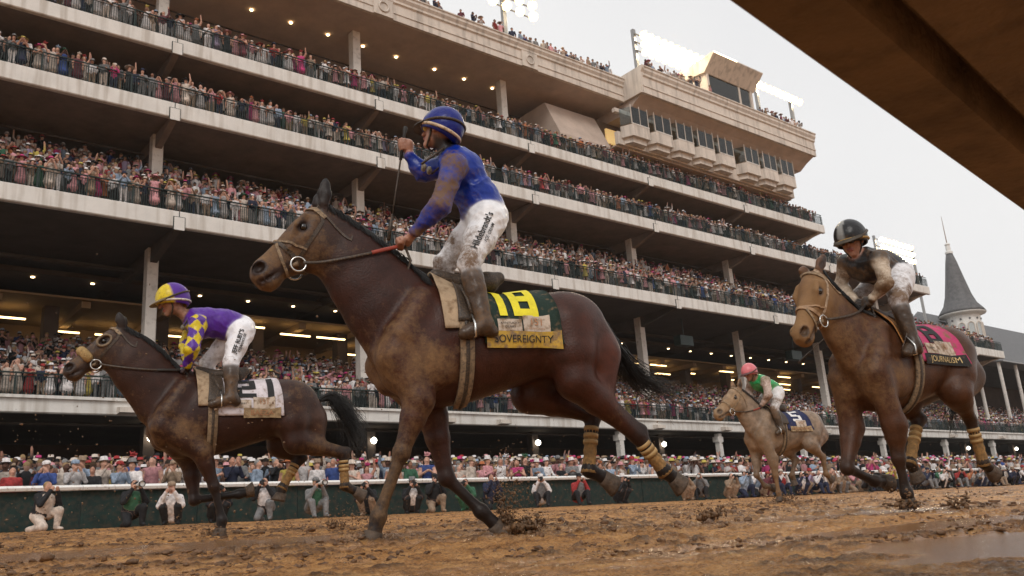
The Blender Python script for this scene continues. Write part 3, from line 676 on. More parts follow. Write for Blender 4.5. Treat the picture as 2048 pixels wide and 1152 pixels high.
def body_mat(name, rough=0.6, mud=(0.27, 0.165, 0.085), nscale=14.0, sheen=0.0, bump=0.25, bscale=55.0, spec=0.4, var=0.25, coat=0.0, mnoise=1.0, speck=0.0):
    m = bpy.data.materials.new(name); m.use_nodes = True
    n = m.node_tree.nodes; l = m.node_tree.links; p = n['Principled BSDF']
    a = n.new('ShaderNodeAttribute'); a.attribute_name = 'Col'
    tc = n.new('ShaderNodeTexCoord')
    t = n.new('ShaderNodeTexNoise'); t.inputs['Scale'].default_value = nscale; t.inputs['Detail'].default_value = 9; t.inputs['Roughness'].default_value = 0.7
    l.new(tc.outputs['Object'], t.inputs['Vector'])
    # colour variation
    mrv = n.new('ShaderNodeMapRange'); mrv.inputs[1].default_value = 0.3; mrv.inputs[2].default_value = 0.7; mrv.inputs[3].default_value = 1-var; mrv.inputs[4].default_value = 1+var
    l.new(t.outputs['Fac'], mrv.inputs[0])
    mv = n.new('ShaderNodeMix'); mv.data_type = 'RGBA'; mv.blend_type = 'MULTIPLY'; mv.inputs['Factor'].default_value = 1.0
    l.new(a.outputs['Color'], mv.inputs['A']); l.new(mrv.outputs[0], mv.inputs['B'])
    # mud: alpha + noise
    t2 = n.new('ShaderNodeTexNoise'); t2.inputs['Scale'].default_value = nscale*1.7; t2.inputs['Detail'].default_value = 10; t2.inputs['Roughness'].default_value = 0.75
    l.new(tc.outputs['Object'], t2.inputs['Vector'])
    ad = n.new('ShaderNodeMath'); ad.operation = 'MULTIPLY_ADD'; l.new(t2.outputs['Fac'], ad.inputs[0]); ad.inputs[1].default_value = mnoise; l.new(a.outputs['Alpha'], ad.inputs[2])
    mrm = n.new('ShaderNodeMapRange'); mrm.inputs[1].default_value = 0.30+0.5*mnoise; mrm.inputs[2].default_value = 0.70+0.55*mnoise; mrm.inputs[3].default_value = 0; mrm.inputs[4].default_value = 0.95
    l.new(ad.outputs[0], mrm.inputs[0])
    if speck:
        t5 = n.new('ShaderNodeTexNoise'); t5.inputs['Scale'].default_value = 75; t5.inputs['Detail'].default_value = 3; l.new(tc.outputs['Object'], t5.inputs['Vector'])
        r5 = n.new('ShaderNodeMapRange'); r5.inputs[1].default_value = 0.60; r5.inputs[2].default_value = 0.66; r5.inputs[3].default_value = 0; r5.inputs[4].default_value = speck; l.new(t5.outputs['Fac'], r5.inputs[0])
        mx5 = n.new('ShaderNodeMath'); mx5.operation = 'MAXIMUM'; l.new(mrm.outputs[0], mx5.inputs[0]); l.new(r5.outputs[0], mx5.inputs[1]); mrm = mx5
    mm = n.new('ShaderNodeMix'); mm.data_type = 'RGBA'; l.new(mrm.outputs[0], mm.inputs['Factor']); l.new(mv.outputs['Result'], mm.inputs['A']); mm.inputs['B'].default_value = (*mud, 1)
    l.new(mm.outputs['Result'], p.inputs['Base Color'])
    ro = n.new('ShaderNodeMix'); ro.data_type = 'FLOAT'; l.new(mrm.outputs[0], ro.inputs['Factor']); ro.inputs['A'].default_value = rough; ro.inputs['B'].default_value = 0.8
    l.new(ro.outputs['Result'], p.inputs['Roughness']); p.inputs['Specular IOR Level'].default_value = spec
    if sheen: p.inputs['Sheen Weight'].default_value = sheen
    if coat: p.inputs['Coat Weight'].default_value = coat; p.inputs['Coat Roughness'].default_value = 0.35
    tb = n.new('ShaderNodeTexNoise'); tb.inputs['Scale'].default_value = bscale; tb.inputs['Detail'].default_value = 6
    l.new(tc.outputs['Object'], tb.inputs['Vector'])
    b = n.new('ShaderNodeBump'); b.inputs['Strength'].default_value = bump; b.inputs['Distance'].default_value = 0.01
    l.new(tb.outputs['Fac'], b.inputs['Height']); l.new(b.outputs['Normal'], p.inputs['Normal'])
    return m
M_COAT = body_mat('horse_coat', 0.42, mud=(0.225, 0.125, 0.054), bump=0.32, bscale=80, spec=0.24, var=0.38, nscale=11, mnoise=0.95)
M_SILK = body_mat('jockey_silks', 0.30, mnoise=1.5, mud=(0.145, 0.080, 0.038), bump=0.5, bscale=30, var=0.15, nscale=16, spec=0.32)
M_CLOTH = body_mat('clothing', 0.8, bump=0.2, var=0.15)
M_LEATH = mat('dark_leather', (0.045, 0.030, 0.020), 0.5, 0.3, 40, dirt=(0.11, 0.07, 0.04), dirt_amt=0.42)
M_TAN = mat('muddy_strap', (0.26, 0.175, 0.10), 0.7, 0.3, 25, dirt=(0.06, 0.04, 0.03), dirt_amt=0.40)
M_HOOF = mat('muddy_hoof', (0.085, 0.055, 0.035), 0.6, 0.4, 25, 0.4, 60)
M_HAIR = mat('black_horsehair', (0.010, 0.008, 0.007), 0.45, 0.3, 30)
M_WRAP = mat('mud_yellow_leg_wrap', (0.30, 0.165, 0.055), 0.8, 0.25, 18, 0.3, 60, dirt=(0.17, 0.095, 0.035), dirt_amt=0.48)
M_STEELB = mat('bit_steel', (0.6, 0.58, 0.55), 0.25, 0.05, 20, metal=1.0)
M_EYE = mat('horse_eye', (0.010, 0.006, 0.004), 0.08, 0.1, 20, spec=0.8)

def unit(v): v = np.asarray(v, float); return v/np.linalg.norm(v)
class Frame:
    """frame of a galloping horse: W withers, f forward, l its left side, up z"""
    def __init__(s, wpx, Y, phi, hw):
        s.W = at(*wpx, Y); p = math.radians(phi)
        s.f = A3(-math.cos(p), math.sin(p), 0); s.l = A3(-math.sin(p), -math.cos(p), 0); s.u = A3(0, 0, 1); s.h = hw
    def at(s, u, v, lat=0.0):
        d = ray(u, v); o = A3(0, 0, CZ); t = ((s.W-o)@s.l+lat)/(d@s.l); return o+t*d
    def p(s, x, y, z): return s.W+s.f*x+s.l*y+s.u*(z-1.58)
    def ax(s): return np.stack([s.f, s.l, s.u])
    def sag(s, q): return A3((q-s.W)@s.f, 0, q[2]-s.W[2]+1.58)

def text_tris(body, size=1.0, bold=0.0, squeeze=1.0):
    cu = bpy.data.curves.new('t', 'FONT'); cu.body = body; cu.size = size; cu.align_x = 'CENTER'; cu.align_y = 'CENTER'; cu.offset = bold; cu.resolution_u = 3
    o = bpy.data.objects.new('t', cu); COL.objects.link(o); dg = bpy.context.evaluated_depsgraph_get(); dg.update()
    me = bpy.data.meshes.new_from_object(o.evaluated_get(dg)); bpy.data.objects.remove(o); bpy.data.curves.remove(cu)
    import bmesh
    bm = bmesh.new(); bm.from_mesh(me); bmesh.ops.triangulate(bm, faces=bm.faces)
    for _ in range(2):
        ed = [e for e in bm.edges if e.calc_length() > size*0.12]
        if ed: bmesh.ops.subdivide_edges(bm, edges=ed, cuts=1); bmesh.ops.triangulate(bm, faces=bm.faces)
    V = np.array([v.co[:] for v in bm.verts]); bm.faces.ensure_lookup_table()
    Fc = [[v.index for v in f.verts] for f in bm.faces]; bm.free(); bpy.data.meshes.remove(me)
    V[:, 0] *= squeeze
    return V[:, :2], np.array(Fc)
def digit_block(s):
    """blocky race-number digits as quads in a unit-height box"""
    w, t = 0.62, 0.19
    R = {'8': [(0, w, 0, t), (0, w, 1-t, 1), (0, t, t, 1-t), (w-t, w, t, 1-t), (t, w-t, 0.5-t/2, 0.5+t/2)], '1': [(w/2-t/2, w/2+t/2, 0, 1)],
         '2': [(0, w, 0, t), (0, w, 1-t, 1), (0, t, t, 0.5), (w-t, w, 0.5, 1-t), (t, w, 0.5-t/2, 0.5+t/2)], '5': [(0, w, 0, t), (0, w, 1-t, 1), (w-t, w, t, 0.5), (0, t, 0.5, 1-t), (0, w-t, 0.5-t/2, 0.5+t/2)]}
    out = []; x = 0; n = 4
    for ch in s:
        V = []; T = []
        for (a, b, c, d) in R[ch]:
            for i in range(n):
                for j in range(n):
                    q = [(a+(b-a)*(i+p)/n, c+(d-c)*(j+r)/n) for p, r in ((0, 0), (1, 0), (1, 1), (0, 1))]
                    k = len(V); V += [(x+u, v) for u, v in q]; T += [(k, k+1, k+2), (k, k+2, k+3)]
        out.append((np.array(V), np.array(T))); x += (w/2+t/2+0.16 if ch == '1' else w+0.14)
    lo = min(V[:, 0].min() for V, T in out); hi = max(V[:, 0].max() for V, T in out)
    return [(V-np.array([(lo+hi)/2, 0.5]), T) for V, T in out]

def strap(bodyo, pts, w, t, off, name, material, parent, n=6):
    """flat band lying on a body: points are pressed onto its surface"""
    P = np.array(pts, float); D = np.concatenate([[0], np.cumsum(np.linalg.norm(np.diff(P, axis=0), axis=1))])
    tt = np.linspace(0, D[-1], max(4, int((len(P)-1)*n))); P = np.stack([np.interp(tt, D, P[:, i]) for i in range(3)], 1)
    nn = np.zeros_like(P)
    for _ in range(6):
        d = bodyo.dist(P); e = 0.004
        g = np.stack([bodyo.dist(P+e*np.eye(3)[i])-d for i in range(3)], 1); g /= np.linalg.norm(g, axis=1)[:, None]+1e-9
        P = P-(d-off)[:, None]*g; nn = g
    vs = []; m = len(P)
    for i in range(m):
        tg = P[min(i+1, m-1)]-P[max(i-1, 0)]; tg = tg/(np.linalg.norm(tg)+1e-9); sd_ = np.cross(tg, nn[i])
        for a, b in ((-1, -1), (1, -1), (1, 1), (-1, 1)): vs.append(P[i]+sd_*a*w/2+nn[i]*(b*t/2))
    fs = [(i*4+k, i*4+(k+1) % 4, (i+1)*4+(k+1) % 4, (i+1)*4+k) for i in range(m-1) for k in range(4)]+[(3, 2, 1, 0), tuple((m-1)*4+k for k in range(4))]
    MB().add(vs, fs).build(name, material, parent, False)
    return P

def hair_strands(curves, name, material, parent, w=0.006):
    mb = MB()
    for c in curves: mb.tube(c, [w, w, w*0.8, w*0.25][:len(c)] if len(c) == 4 else np.linspace(w, w*0.2, len(c)), 3, caps=False)
    return mb.build(name, material, parent, True)

def make_horse(fr, S):
    B = Body(fr.l); P = fr.p; ax = fr.ax(); at_ = fr.at
    jpt = lambda q: P(*q[1:]) if q[0] == 'L' else at_(*q)
    coat, dark, red = S['coat'], S['dark'], S.get('red', S['coat'])
    m = S['mud']                                   # dict of mud amounts by region
    root = empty(S['name'], (fr.W[0], fr.W[1], float(gz(fr.W[0], fr.W[1])))); tag(root, S['label'], 'horse', 'racehorses galloping past the stand')
    # trunk
    T = [-1.34, -1.30, -1.22, -1.10, -0.92, -0.72, -0.52, -0.30, -0.08, 0.09, 0.18, 0.24, 0.285]
    top = np.array([1.20, 1.27, 1.37, 1.46, 1.53, 1.505, 1.475, 1.49, 1.55, 1.50, 1.36, 1.24, 1.15])+S.get('dtop', 0)*np.clip(-np.array(T)-0.3, 0, 1)
    bot = np.array([1.12, 1.02, 0.97, 0.97, 0.97, 0.925, 0.865, 0.80, 0.765, 0.78, 0.86, 0.94, 1.05])+S.get('dbot', 0)
    hw = np.array([0.05, 0.10, 0.155, 0.195, 0.225, 0.245, 0.262, 0.262, 0.235, 0.205, 0.17, 0.12, 0.05])
    B.loft(P(0, 0, 0), ax, T, (top+bot)/2, (top-bot)/2, hw, coat, 0.07, mud=m['barrel']); B.trunk = Body(fr.l); B.trunk.p = [B.p[0]]
    B.chain([P(0.16, 0, 1.46), P(-0.02, 0, 1.50), P(-0.28, 0, 1.43)], [0.075, 0.07, 0.06], col=coat, k=0.08, sq=0.7)
    for s in (1, -1):
        B.ell(P(-0.97, s*0.13, 1.27), ax, (0.26, 0.145, 0.23), coat, 0.05, mud=m['rump'])
        B.ell(P(-1.16, s*0.115, 1.12), ax, (0.15, 0.105, 0.19), red, 0.05, mud=m['rump'])
        B.chain([P(0.02, s*0.13, 1.42), P(0.16, s*0.16, 1.18), P(0.22, s*0.135, 1.06)], [0.07, 0.10, 0.09], col=coat, k=0.06, mud=m['shoulder'])
        B.ell(P(0.0, s*0.18, 1.05), ax, (0.18, 0.075, 0.19), coat, 0.05, mud=m['shoulder'])
        B.ell(P(0.195, s*0.085, 1.03), ax, (0.095, 0.10, 0.17), coat, 0.05, mud=m['chest'])
    for s in (1, -1):                                  # grooves between the big muscles
        B.chain([P(-0.06, s*0.30, 1.36), P(-0.13, s*0.315, 1.12), P(-0.10, s*0.30, 0.96)], [0.020, 0.028, 0.02], col=coat, k=0.06, mud=m['shoulder']*0.5, cut=True)
        B.chain([P(-0.70, s*0.305, 1.30), P(-0.74, s*0.315, 1.12), P(-0.69, s*0.30, 1.0)], [0.020, 0.030, 0.03], col=coat, k=0.07, mud=m['barrel'], cut=True)
        B.chain([P(-1.02, s*0.30, 1.24), P(-1.08, s*0.295, 1.02)], [0.016, 0.022], col=red, k=0.05, mud=m['rump'], cut=True)
    B.chain([P(0.325, 0, 1.12), P(0.295, 0, 0.94)], [0.022, 0.028], col=coat, k=0.05, mud=m['chest'], cut=True)
    # neck: pairs of crest / underline points in the sagittal plane
    neck = [(A3(a[0], 0, a[1]), A3(b[0], 0, b[1])) for a, b in S['neckxz']] if 'neckxz' in S else [(fr.sag(at_(*a)), fr.sag(at_(*b))) for a, b in S['neck']]
    mids = [(a+b)/2 for a, b in neck]; rs = [np.linalg.norm(a-b)/2 for a, b in neck]
    N = [P(q[0], 0, q[2]) for q in mids]
    B.chain(N, rs, col=S.get('neckcol', coat), k=0.05, sq=[0.48+0.10*i/(len(N)-1) for i in range(len(N)-1)], mud=m['neck'])
    # head
    poll = at_(*S['poll'], S.get('headlat', (0, 0))[0]); mz = at_(*S['muzzle'], S.get('headlat', (0, 0))[1])
    hx = unit(mz-poll); hl = unit(fr.l-hx*(fr.l@hx)); hz = np.cross(hx, hl)
    if hz[2] < 0: hz = -hz
    L = np.linalg.norm(mz-poll)/0.62; HA = np.stack([hx, hl, hz])
    hp = lambda t, y, z: poll+hx*t*L+hl*y*L+hz*z*L
    t_ = np.array([-0.03, 0.03, 0.10, 0.20, 0.30, 0.40, 0.48, 0.55, 0.60, 0.635])
    tp = np.array([0.0, 0.03, 0.045, 0.043, 0.028, 0.012, 0.004, 0.002, -0.012, -0.04])
    bt = np.array([-0.10, -0.15, -0.21, -0.245, -0.225, -0.172, -0.150, -0.160, -0.160, -0.125])
    wd = np.array([0.045, 0.070, 0.088, 0.097, 0.080, 0.060, 0.055, 0.063, 0.060, 0.034])
    hm = m['face']; dk = S.get('hk', 1.22); tp = tp*dk; bt = bt*dk; wd = wd*(0.5+0.5*dk)*1.05
    hp0 = hp; hp = lambda t, y, z: hp0(t, y*(0.5+0.5*dk)*1.05, z*dk)
    B.loft(poll, HA, t_*L, (tp+bt)/2*L, (tp-bt)/2*L, wd*L, S.get('facecol', coat), 0.03, mud=hm)
    for s in (1, -1):
        B.ell(hp(0.155, s*0.052, -0.14), HA, np.array((0.095, 0.040, 0.105))*L, S.get('jowlcol', coat), 0.025, mud=hm*0.25)      # jowl
        B.chain([hp(0.15, s*0.075, 0.018), hp(0.225, s*0.088, 0.002), hp(0.29, s*0.070, -0.03)], [0.022*L, 0.024*L, 0.016*L], col=S.get('facecol', coat), k=0.03, mud=hm)   # brow
        B.chain([hp(0.24, s*0.082, -0.06), hp(0.36, s*0.062, -0.055)], [0.018*L, 0.012*L], col=S.get('facecol', coat), k=0.03, mud=hm)   # cheekbone
        B.chain([hp(0.12, s*0.072, -0.03), hp(0.30, s*0.066, -0.10)], [0.020*L, 0.015*L], col=S.get('facecol', coat), k=0.04, mud=hm)
        B.ell(hp(0.565, s*0.043, -0.035), HA, np.array((0.045, 0.022, 0.035))*L, S.get('facecol', coat), 0.02, mud=hm)           # nostril rim
        B.ell(hp(0.572, s*0.056, -0.040), HA, np.array((0.040, 0.036, 0.030))*L, (0.008, 0.005, 0.005), 0.006, cut=True)
        B.ell(hp(0.208, s*0.100, -0.022), HA, np.array((0.034, 0.020, 0.024))*L, (0.015, 0.009, 0.008), 0.010, cut=True)
    B.ell(hp(0.55, 0, -0.130), HA, np.array((0.055, 0.048, 0.034))*L, S.get('facecol', coat), 0.02, mud=hm)                  # chin
    B.cone(hp(0.42, -0.058, -0.125), hp(0.655, -0.042, -0.094), 0.012, 0.009, (0.02, 0.012, 0.010), 0.006, cut=True)
    B.cone(hp(0.42, 0.058, -0.125), hp(0.655, 0.042, -0.094), 0.012, 0.009, (0.03, 0.018, 0.015), 0.006, cut=True)
    for s in (1, -1):                                                                                                  # ears
        e0 = hp(-0.01, s*0.050, 0.015); tip = at_(*S['ears'][0 if s > 0 else 1], s*0.055) if S.get('ears') else hp(-0.10, s*0.07, 0.14)
        mid = e0+(tip-e0)*0.5; sd_ = unit(hl*s+hx*0.3)
        B.chain([e0, e0+(tip-e0)*0.35, e0+(tip-e0)*0.7, tip], [0.034*L, 0.044*L, 0.030*L, 0.005*L], col=S.get('earcol', dark), k=0.02, sq=0.62)
        B.chain([e0+(tip-e0)*0.25+sd_*0.044*L+hx*0.012, e0+(tip-e0)*0.78+sd_*0.036*L+hx*0.012], [0.027*L, 0.014*L], col=(0.02, 0.013, 0.01), k=0.008, cut=True)
    # legs
    hooves = []; wraps = []
    lm = m['leg']
    for key in ('nf', 'ff'):
        s = 1 if key[0] == 'n' else -1; J = [jpt(q) for q in S[key]]      # elbow, knee, fetlock, hoof toe
        el, kn, fe, ho = J; lc = S.get('foreleg', dark); lmud = lm if s > 0 else lm*0.55
        B.chain([P(0.20, s*0.15, 1.05), el], [0.098, 0.088], col=coat, k=0.06, mud=m['chest']*0.8)
        mid = el+(kn-el)*0.35
        B.chain([el, mid, el+(kn-el)*0.75, kn], [0.090, 0.078, 0.052, 0.048], col=S.get('armcol', coat), k=0.04, mud=lmud)
        B.ell(kn, np.eye(3), (0.052, 0.052, 0.060), lc, 0.02, mud=lmud)
        B.chain([kn, kn+(fe-kn)*0.25, kn+(fe-kn)*0.8, fe], [0.044, 0.035, 0.034, 0.042], col=lc, k=0.02, mud=lmud)
        B.ell(fe, np.eye(3), (0.045, 0.045, 0.045), lc, 0.02, mud=lmud)
        pa = fe+(ho-fe)*0.62; B.chain([fe, pa], [0.040, 0.043], col=lc, k=0.025, mud=lmud)
        hooves.append((pa, ho, unit(ho-fe)))
        if key in S.get('wraps', ()): wraps.append((kn+(fe-kn)*0.22, fe+(fe-kn)*0.03))
    for key in ('nh', 'fh'):
        s = 1 if key[0] == 'n' else -1; J = [jpt(q) for q in S[key]]      # stifle, hock, fetlock, hoof toe
        st, hk, fe, ho = J; lc = S.get('hindleg', dark); lmud = m['hind'] if s > 0 else m['hind']*0.6
        hip = P(-0.95, s*0.13, 1.25); bt_ = P(-1.19, s*0.12, 1.08)
        B.chain([hip, hip+(st-hip)*0.5, st], [0.19, 0.175, 0.118], col=coat, k=0.06, mud=m['rump'])
        B.chain([bt_, hip*0.2+st*0.3+hk*0.5], [0.12, 0.065], col=red, k=0.06, mud=m['rump'])
        B.chain([st, st+(hk-st)*0.35, st+(hk-st)*0.75, hk], [0.116, 0.094, 0.056, 0.050], col=coat, k=0.05, mud=lmud)
        can = unit(fe-hk); gas = unit(hk-st); pt_ = hk+unit(gas-can)*0.055
        B.chain([st+(hk-st)*0.6+unit(gas-can)*0.055, pt_], [0.028, 0.030], col=lc, k=0.035, mud=lmud)                         # tendon and point of hock
        B.chain([pt_, hk+can*0.10], [0.034, 0.040], col=lc, k=0.03, mud=lmud)
        B.chain([hk, hk+(fe-hk)*0.25, hk+(fe-hk)*0.8, fe], [0.052, 0.040, 0.037, 0.045], col=lc, k=0.02, mud=lmud)
        B.ell(fe, np.eye(3), (0.047, 0.047, 0.047), lc, 0.02, mud=lmud)
        pa = fe+(ho-fe)*0.60; B.chain([fe, pa], [0.042, 0.045], col=lc, k=0.025, mud=lmud)
        hooves.append((pa, ho, unit(ho-fe)))
        if key in S.get('wraps', ()): wraps.append((hk+(fe-hk)*0.20, fe+(fe-hk)*0.06))
    V, Q, C = B.surface(S['vox'], 0.035, 1)
    # mud is thrown on what faces forward and on the underside of the chest
    loc = (V-fr.W)@ax.T
    nzv = vnoise(loc[:, 0]*5+50, loc[:, 2]*5+50+loc[:, 1]*3, 9)-0.5
    C[:, 3] = np.clip(C[:, 3]+nzv*0.30, 0, 1)
    if S.get('dapple'):
        dn = vnoise(loc[:, 0]*16+9, loc[:, 2]*16+loc[:, 1]*12+90, 3); C[:, :3] *= (0.75+0.6*dn)[:, None]
    bo = link_mesh('body', np_mesh('horse_body', V, Q, C), M_COAT, root, True)
    # hooves
    for pa, ho, d in hooves:
        side = unit(np.cross(d, fr.l)); c0 = pa-d*0.012; ln = np.linalg.norm(ho-pa)+0.03
        ra = [0.046, 0.050, 0.060, 0.064]; mb = MB(); seg = 12; vs = []
        fwd = unit(fr.f-d*(fr.f@d))
        for i, q in enumerate((0, 0.35, 0.85, 1.0)):
            for k in range(seg):
                th = 2*math.pi*k/seg; vs.append(c0+d*ln*q+(fwd*math.cos(th)*1.15+np.cross(d, fwd)*math.sin(th))*ra[i]+fwd*0.018*q)
        fs = [(i*seg+k, i*seg+(k+1) % seg, (i+1)*seg+(k+1) % seg, (i+1)*seg+k) for i in range(3) for k in range(seg)]+[tuple(range(seg-1, -1, -1)), tuple(range(3*seg, 4*seg))]
        mb.add(vs, fs).build('hoof', M_HOOF, root, True)
    for a, b in wraps:
        d = unit(b-a); n_ = 12; pts = [a+(b-a)*i/(n_-1) for i in range(n_)]; rr = [0.044+0.0035*math.sin(i*2.4)+(0.010 if i > n_-3 else 0)+(0.004 if i == 0 else 0) for i in range(n_)]
        w_ = MB().tube(pts, rr, 12).build('leg_wrap', M_WRAP, root, True)
        for q in (0.05, 0.2, 0.34):
            c = a+(b-a)*q; MB().tube([c-d*0.013, c+d*0.013], 0.0505, 12).build('tape_band', mat('tape', (0.40, 0.25, 0.10), 0.6, 0.2, 20), w_, True)
    # eyes
    for s in (1, -1):
        MB().lathe([(0.002, -0.026*L), (0.018*L, -0.018*L), (0.026*L, 0), (0.018*L, 0.018*L), (0.002, 0.026*L)], M=(HA.T, hp(0.208, s*0.082, -0.022)), seg=12).build('eye', M_EYE, root, True)
    # mane: short hair lying along the crest
    crest = [a for a, b in neck]; cr_ = []
    cp_ = np.array([P(q[0], 0, q[2]) for q in crest][::-1]+[]); cp_ = np.vstack([hp(0.0, 0, 0.035), cp_])
    D = np.concatenate([[0], np.cumsum(np.linalg.norm(np.diff(cp_, axis=0), axis=1))])
    R_ = random.Random(S['seed'])
    for i in range(520):
        t = R_.random()*D[-1]*0.97; b = np.array([np.interp(t, D, cp_[:, j]) for j in range(3)]); b = b-fr.u*0.012
        tg = unit(np.array([np.interp(t+0.05, D, cp_[:, j]) for j in range(3)])-np.array([np.interp(t-0.05, D, cp_[:, j]) for j in range(3)]))
        up_ = unit(np.cross(tg, fr.l)); up_ = up_ if up_[2] > 0 else -up_
        sd_ = R_.choice((-1, -1, 1, 1, 1)); ln = R_.uniform(0.06, 0.14)*S.get('mane', 1)
        fl = -fr.f*R_.uniform(0.3, 0.9)
        cr_.append([b, b+up_*0.016+fl*0.02+fr.l*sd_*0.014, b+up_*0.008+fl*ln*0.45+fr.l*sd_*0.045, b-fr.u*ln*0.5+fl*ln*0.8+fr.l*sd_*0.075])
    ca = np.array(cr_); ql = ca.reshape(-1, 3)
    for _ in range(4):
        d = B.dist(ql); e = 0.006; gq = np.stack([B.dist(ql+e*np.eye(3)[i])-d for i in range(3)], 1); gq /= np.linalg.norm(gq, axis=1)[:, None]+1e-9; ql = ql+gq*np.clip(0.007-d, 0, 0.04)[:, None]
    cr_ = list(ql.reshape(ca.shape))
    hair_strands(cr_, 'mane', S.get('manemat', M_HAIR), root, 0.0042)
    # tail
    tl = [P(-1.29, 0, 1.33+S.get('dtop', 0))]+[at_(u, v, la) for (u, v, la) in S['tail']]
    TP = np.array(tl); D = np.concatenate([[0], np.cumsum(np.linalg.norm(np.diff(TP, axis=0), axis=1))]); cs = []
    for i in range(S.get('ntail', 420)):
        g = np.array([R_.gauss(0, 1) for _ in range(3)]); end = R_.uniform(0.45, 1.0)*D[-1]; c = []
        for j in range(6):
            t = end*j/5; b = np.array([np.interp(t, D, TP[:, x]) for x in range(3)]); sp_ = 0.018+S.get('tailspread', 0.10)*(t/D[-1])**1.0
            c.append(b+g*sp_*(0.45 if j < 2 else 0.8)+np.array([R_.gauss(0, 1) for _ in range(3)])*0.006*j)
        cs.append(c)
    hair_strands(cs, 'tail', S.get('manemat', M_HAIR), root, 0.0042)
    B.cone(TP[0], TP[0]+(TP[1]-TP[0])*0.6, 0.045, 0.03)
    # bridle
    bm_ = S.get('bridle', M_LEATH)
    ring = hp(0.455, 0.078, -0.118)
    for s in (1, -1):
        strap(B, [hp(0.02, s*0.04, 0.03), hp(0.09, s*0.10, -0.06), hp(0.25, s*0.11, -0.10), hp(0.375, s*0.07, -0.13)], 0.022, 0.006, 0.004, 'cheek_strap', bm_, root)
        rc = hp(0.385, s*0.074, -0.145); pts = [rc+(hx*math.cos(t)+hz*math.sin(t))*0.045*L for t in np.linspace(0, 2*math.pi, 19)]
        MB().tube(pts, 0.006, 6, caps=False).build('bit_ring', M_STEELB, root, True)
        MB().tube([hp(0.42, s*0.045, -0.125), hp(0.385, s*0.072, -0.142)], [0.012, 0.016], 8).build('bit_guard', M_TAN, root, True)
    strap(B, [hp(0.055, -0.10, -0.05), hp(0.06, -0.07, 0.03), hp(0.075, 0, 0.06), hp(0.06, 0.07, 0.03), hp(0.055, 0.10, -0.05)], 0.030, 0.008, 0.005, 'browband', S.get('browmat', M_TAN), root)
    strap(B, [hp(0.37, -0.07, -0.09), hp(0.375, -0.06, -0.02), hp(0.385, 0, 0.03), hp(0.375, 0.06, -0.02), hp(0.37, 0.07, -0.09), hp(0.37, 0.0, -0.20)], 0.024, 0.007, 0.005, 'noseband', S.get('nosemat', bm_), root)
    strap(B, [hp(0.04, 0.09, 0.0), hp(0.05, 0.10, -0.12), hp(0.06, 0.03, -0.23), hp(0.05, -0.10, -0.12)], 0.014, 0.005, 0.004, 'throat_latch', bm_, root)
    if S.get('figure8'):
        strap(B, [hp(0.29, 0.085, -0.115), hp(0.34, 0.07, -0.03), hp(0.39, 0, 0.03), hp(0.34, -0.07, -0.03), hp(0.29, -0.085, -0.115)], 0.013, 0.005, 0.006, 'crossed_noseband', S.get('nosemat', M_TAN), root)
        strap(B, [hp(0.39, 0.05, 0.005), hp(0.44, 0.07, -0.08), hp(0.47, 0.03, -0.16)], 0.018, 0.006, 0.006, 'chin_strap', M_TAN, root)
    if S.get('shadow_roll'):
        pts = [hp(0.40, 0.075*math.cos(t), -0.055+0.078*math.sin(t)) for t in np.linspace(-0.5, math.pi+0.5, 13)]
        MB().tube(pts, [0.030]+[0.042]*11+[0.030], 12).build('shadow_roll', mat('sheepskin', (0.42, 0.27, 0.11), 0.95, 0.25, 30, 0.9, 90), root, True)
    if S.get('blinkers'):
        for s in (1, -1):
            pts = [hp(0.205, s*0.105, -0.022)+(hx*math.cos(t)*0.066+hz*math.sin(t)*0.045)*L for t in np.linspace(0, 2*math.pi, 15)]
            MB().tube(pts, 0.012, 6, caps=False).build('blinker_cup', mat('blinker', (0.20, 0.14, 0.085), 0.6, 0.2, 20), root, True)
    # reins
    for s, key in ((1, 'hand_l'), (-1, 'hand_r')):
        hnd = S[key]; r0_ = hp(0.36, s*0.082, -0.155); mid = (r0_+hnd)/2+fr.l*s*(0.06 if s > 0 else 0.05)-fr.u*0.04
        tq = np.linspace(0, 1, 16)[:, None]; rp = r0_*(1-tq)+hnd*tq-fr.u*0.035*np.sin(math.pi*tq)
        for _ in range(30): rp = rp+np.multiply.outer(np.clip(0.016-B.dist(rp), 0, 0.012), fr.l*s)*(np.linspace(0, 1, 16) < 0.97)[:, None]
        MB().tube(list(rp), 0.010, 6, flat=(fr.l, 0.45)).build('rein', M_LEATH, root, True)
        if s > 0: MB().tube(list(rp[10:]+fr.l*0.002), 0.0125, 6, flat=(fr.l, 0.5)).build('rein_grip', mat('rubber_'+S['key'], S.get('gripcol', (0.30, 0.05, 0.03)), 0.6, 0.2, 20), root, True)
    MB().tube([S['hand_l']-fr.f*0.02, S['hand_l']-fr.u*0.11-fr.f*0.05+fr.l*0.02, S['hand_l']-fr.u*0.20-fr.f*0.02, P(0.0, 0.10, 1.53)], 0.009, 6).build('rein_end', M_LEATH, root, True)
    return root, B, V

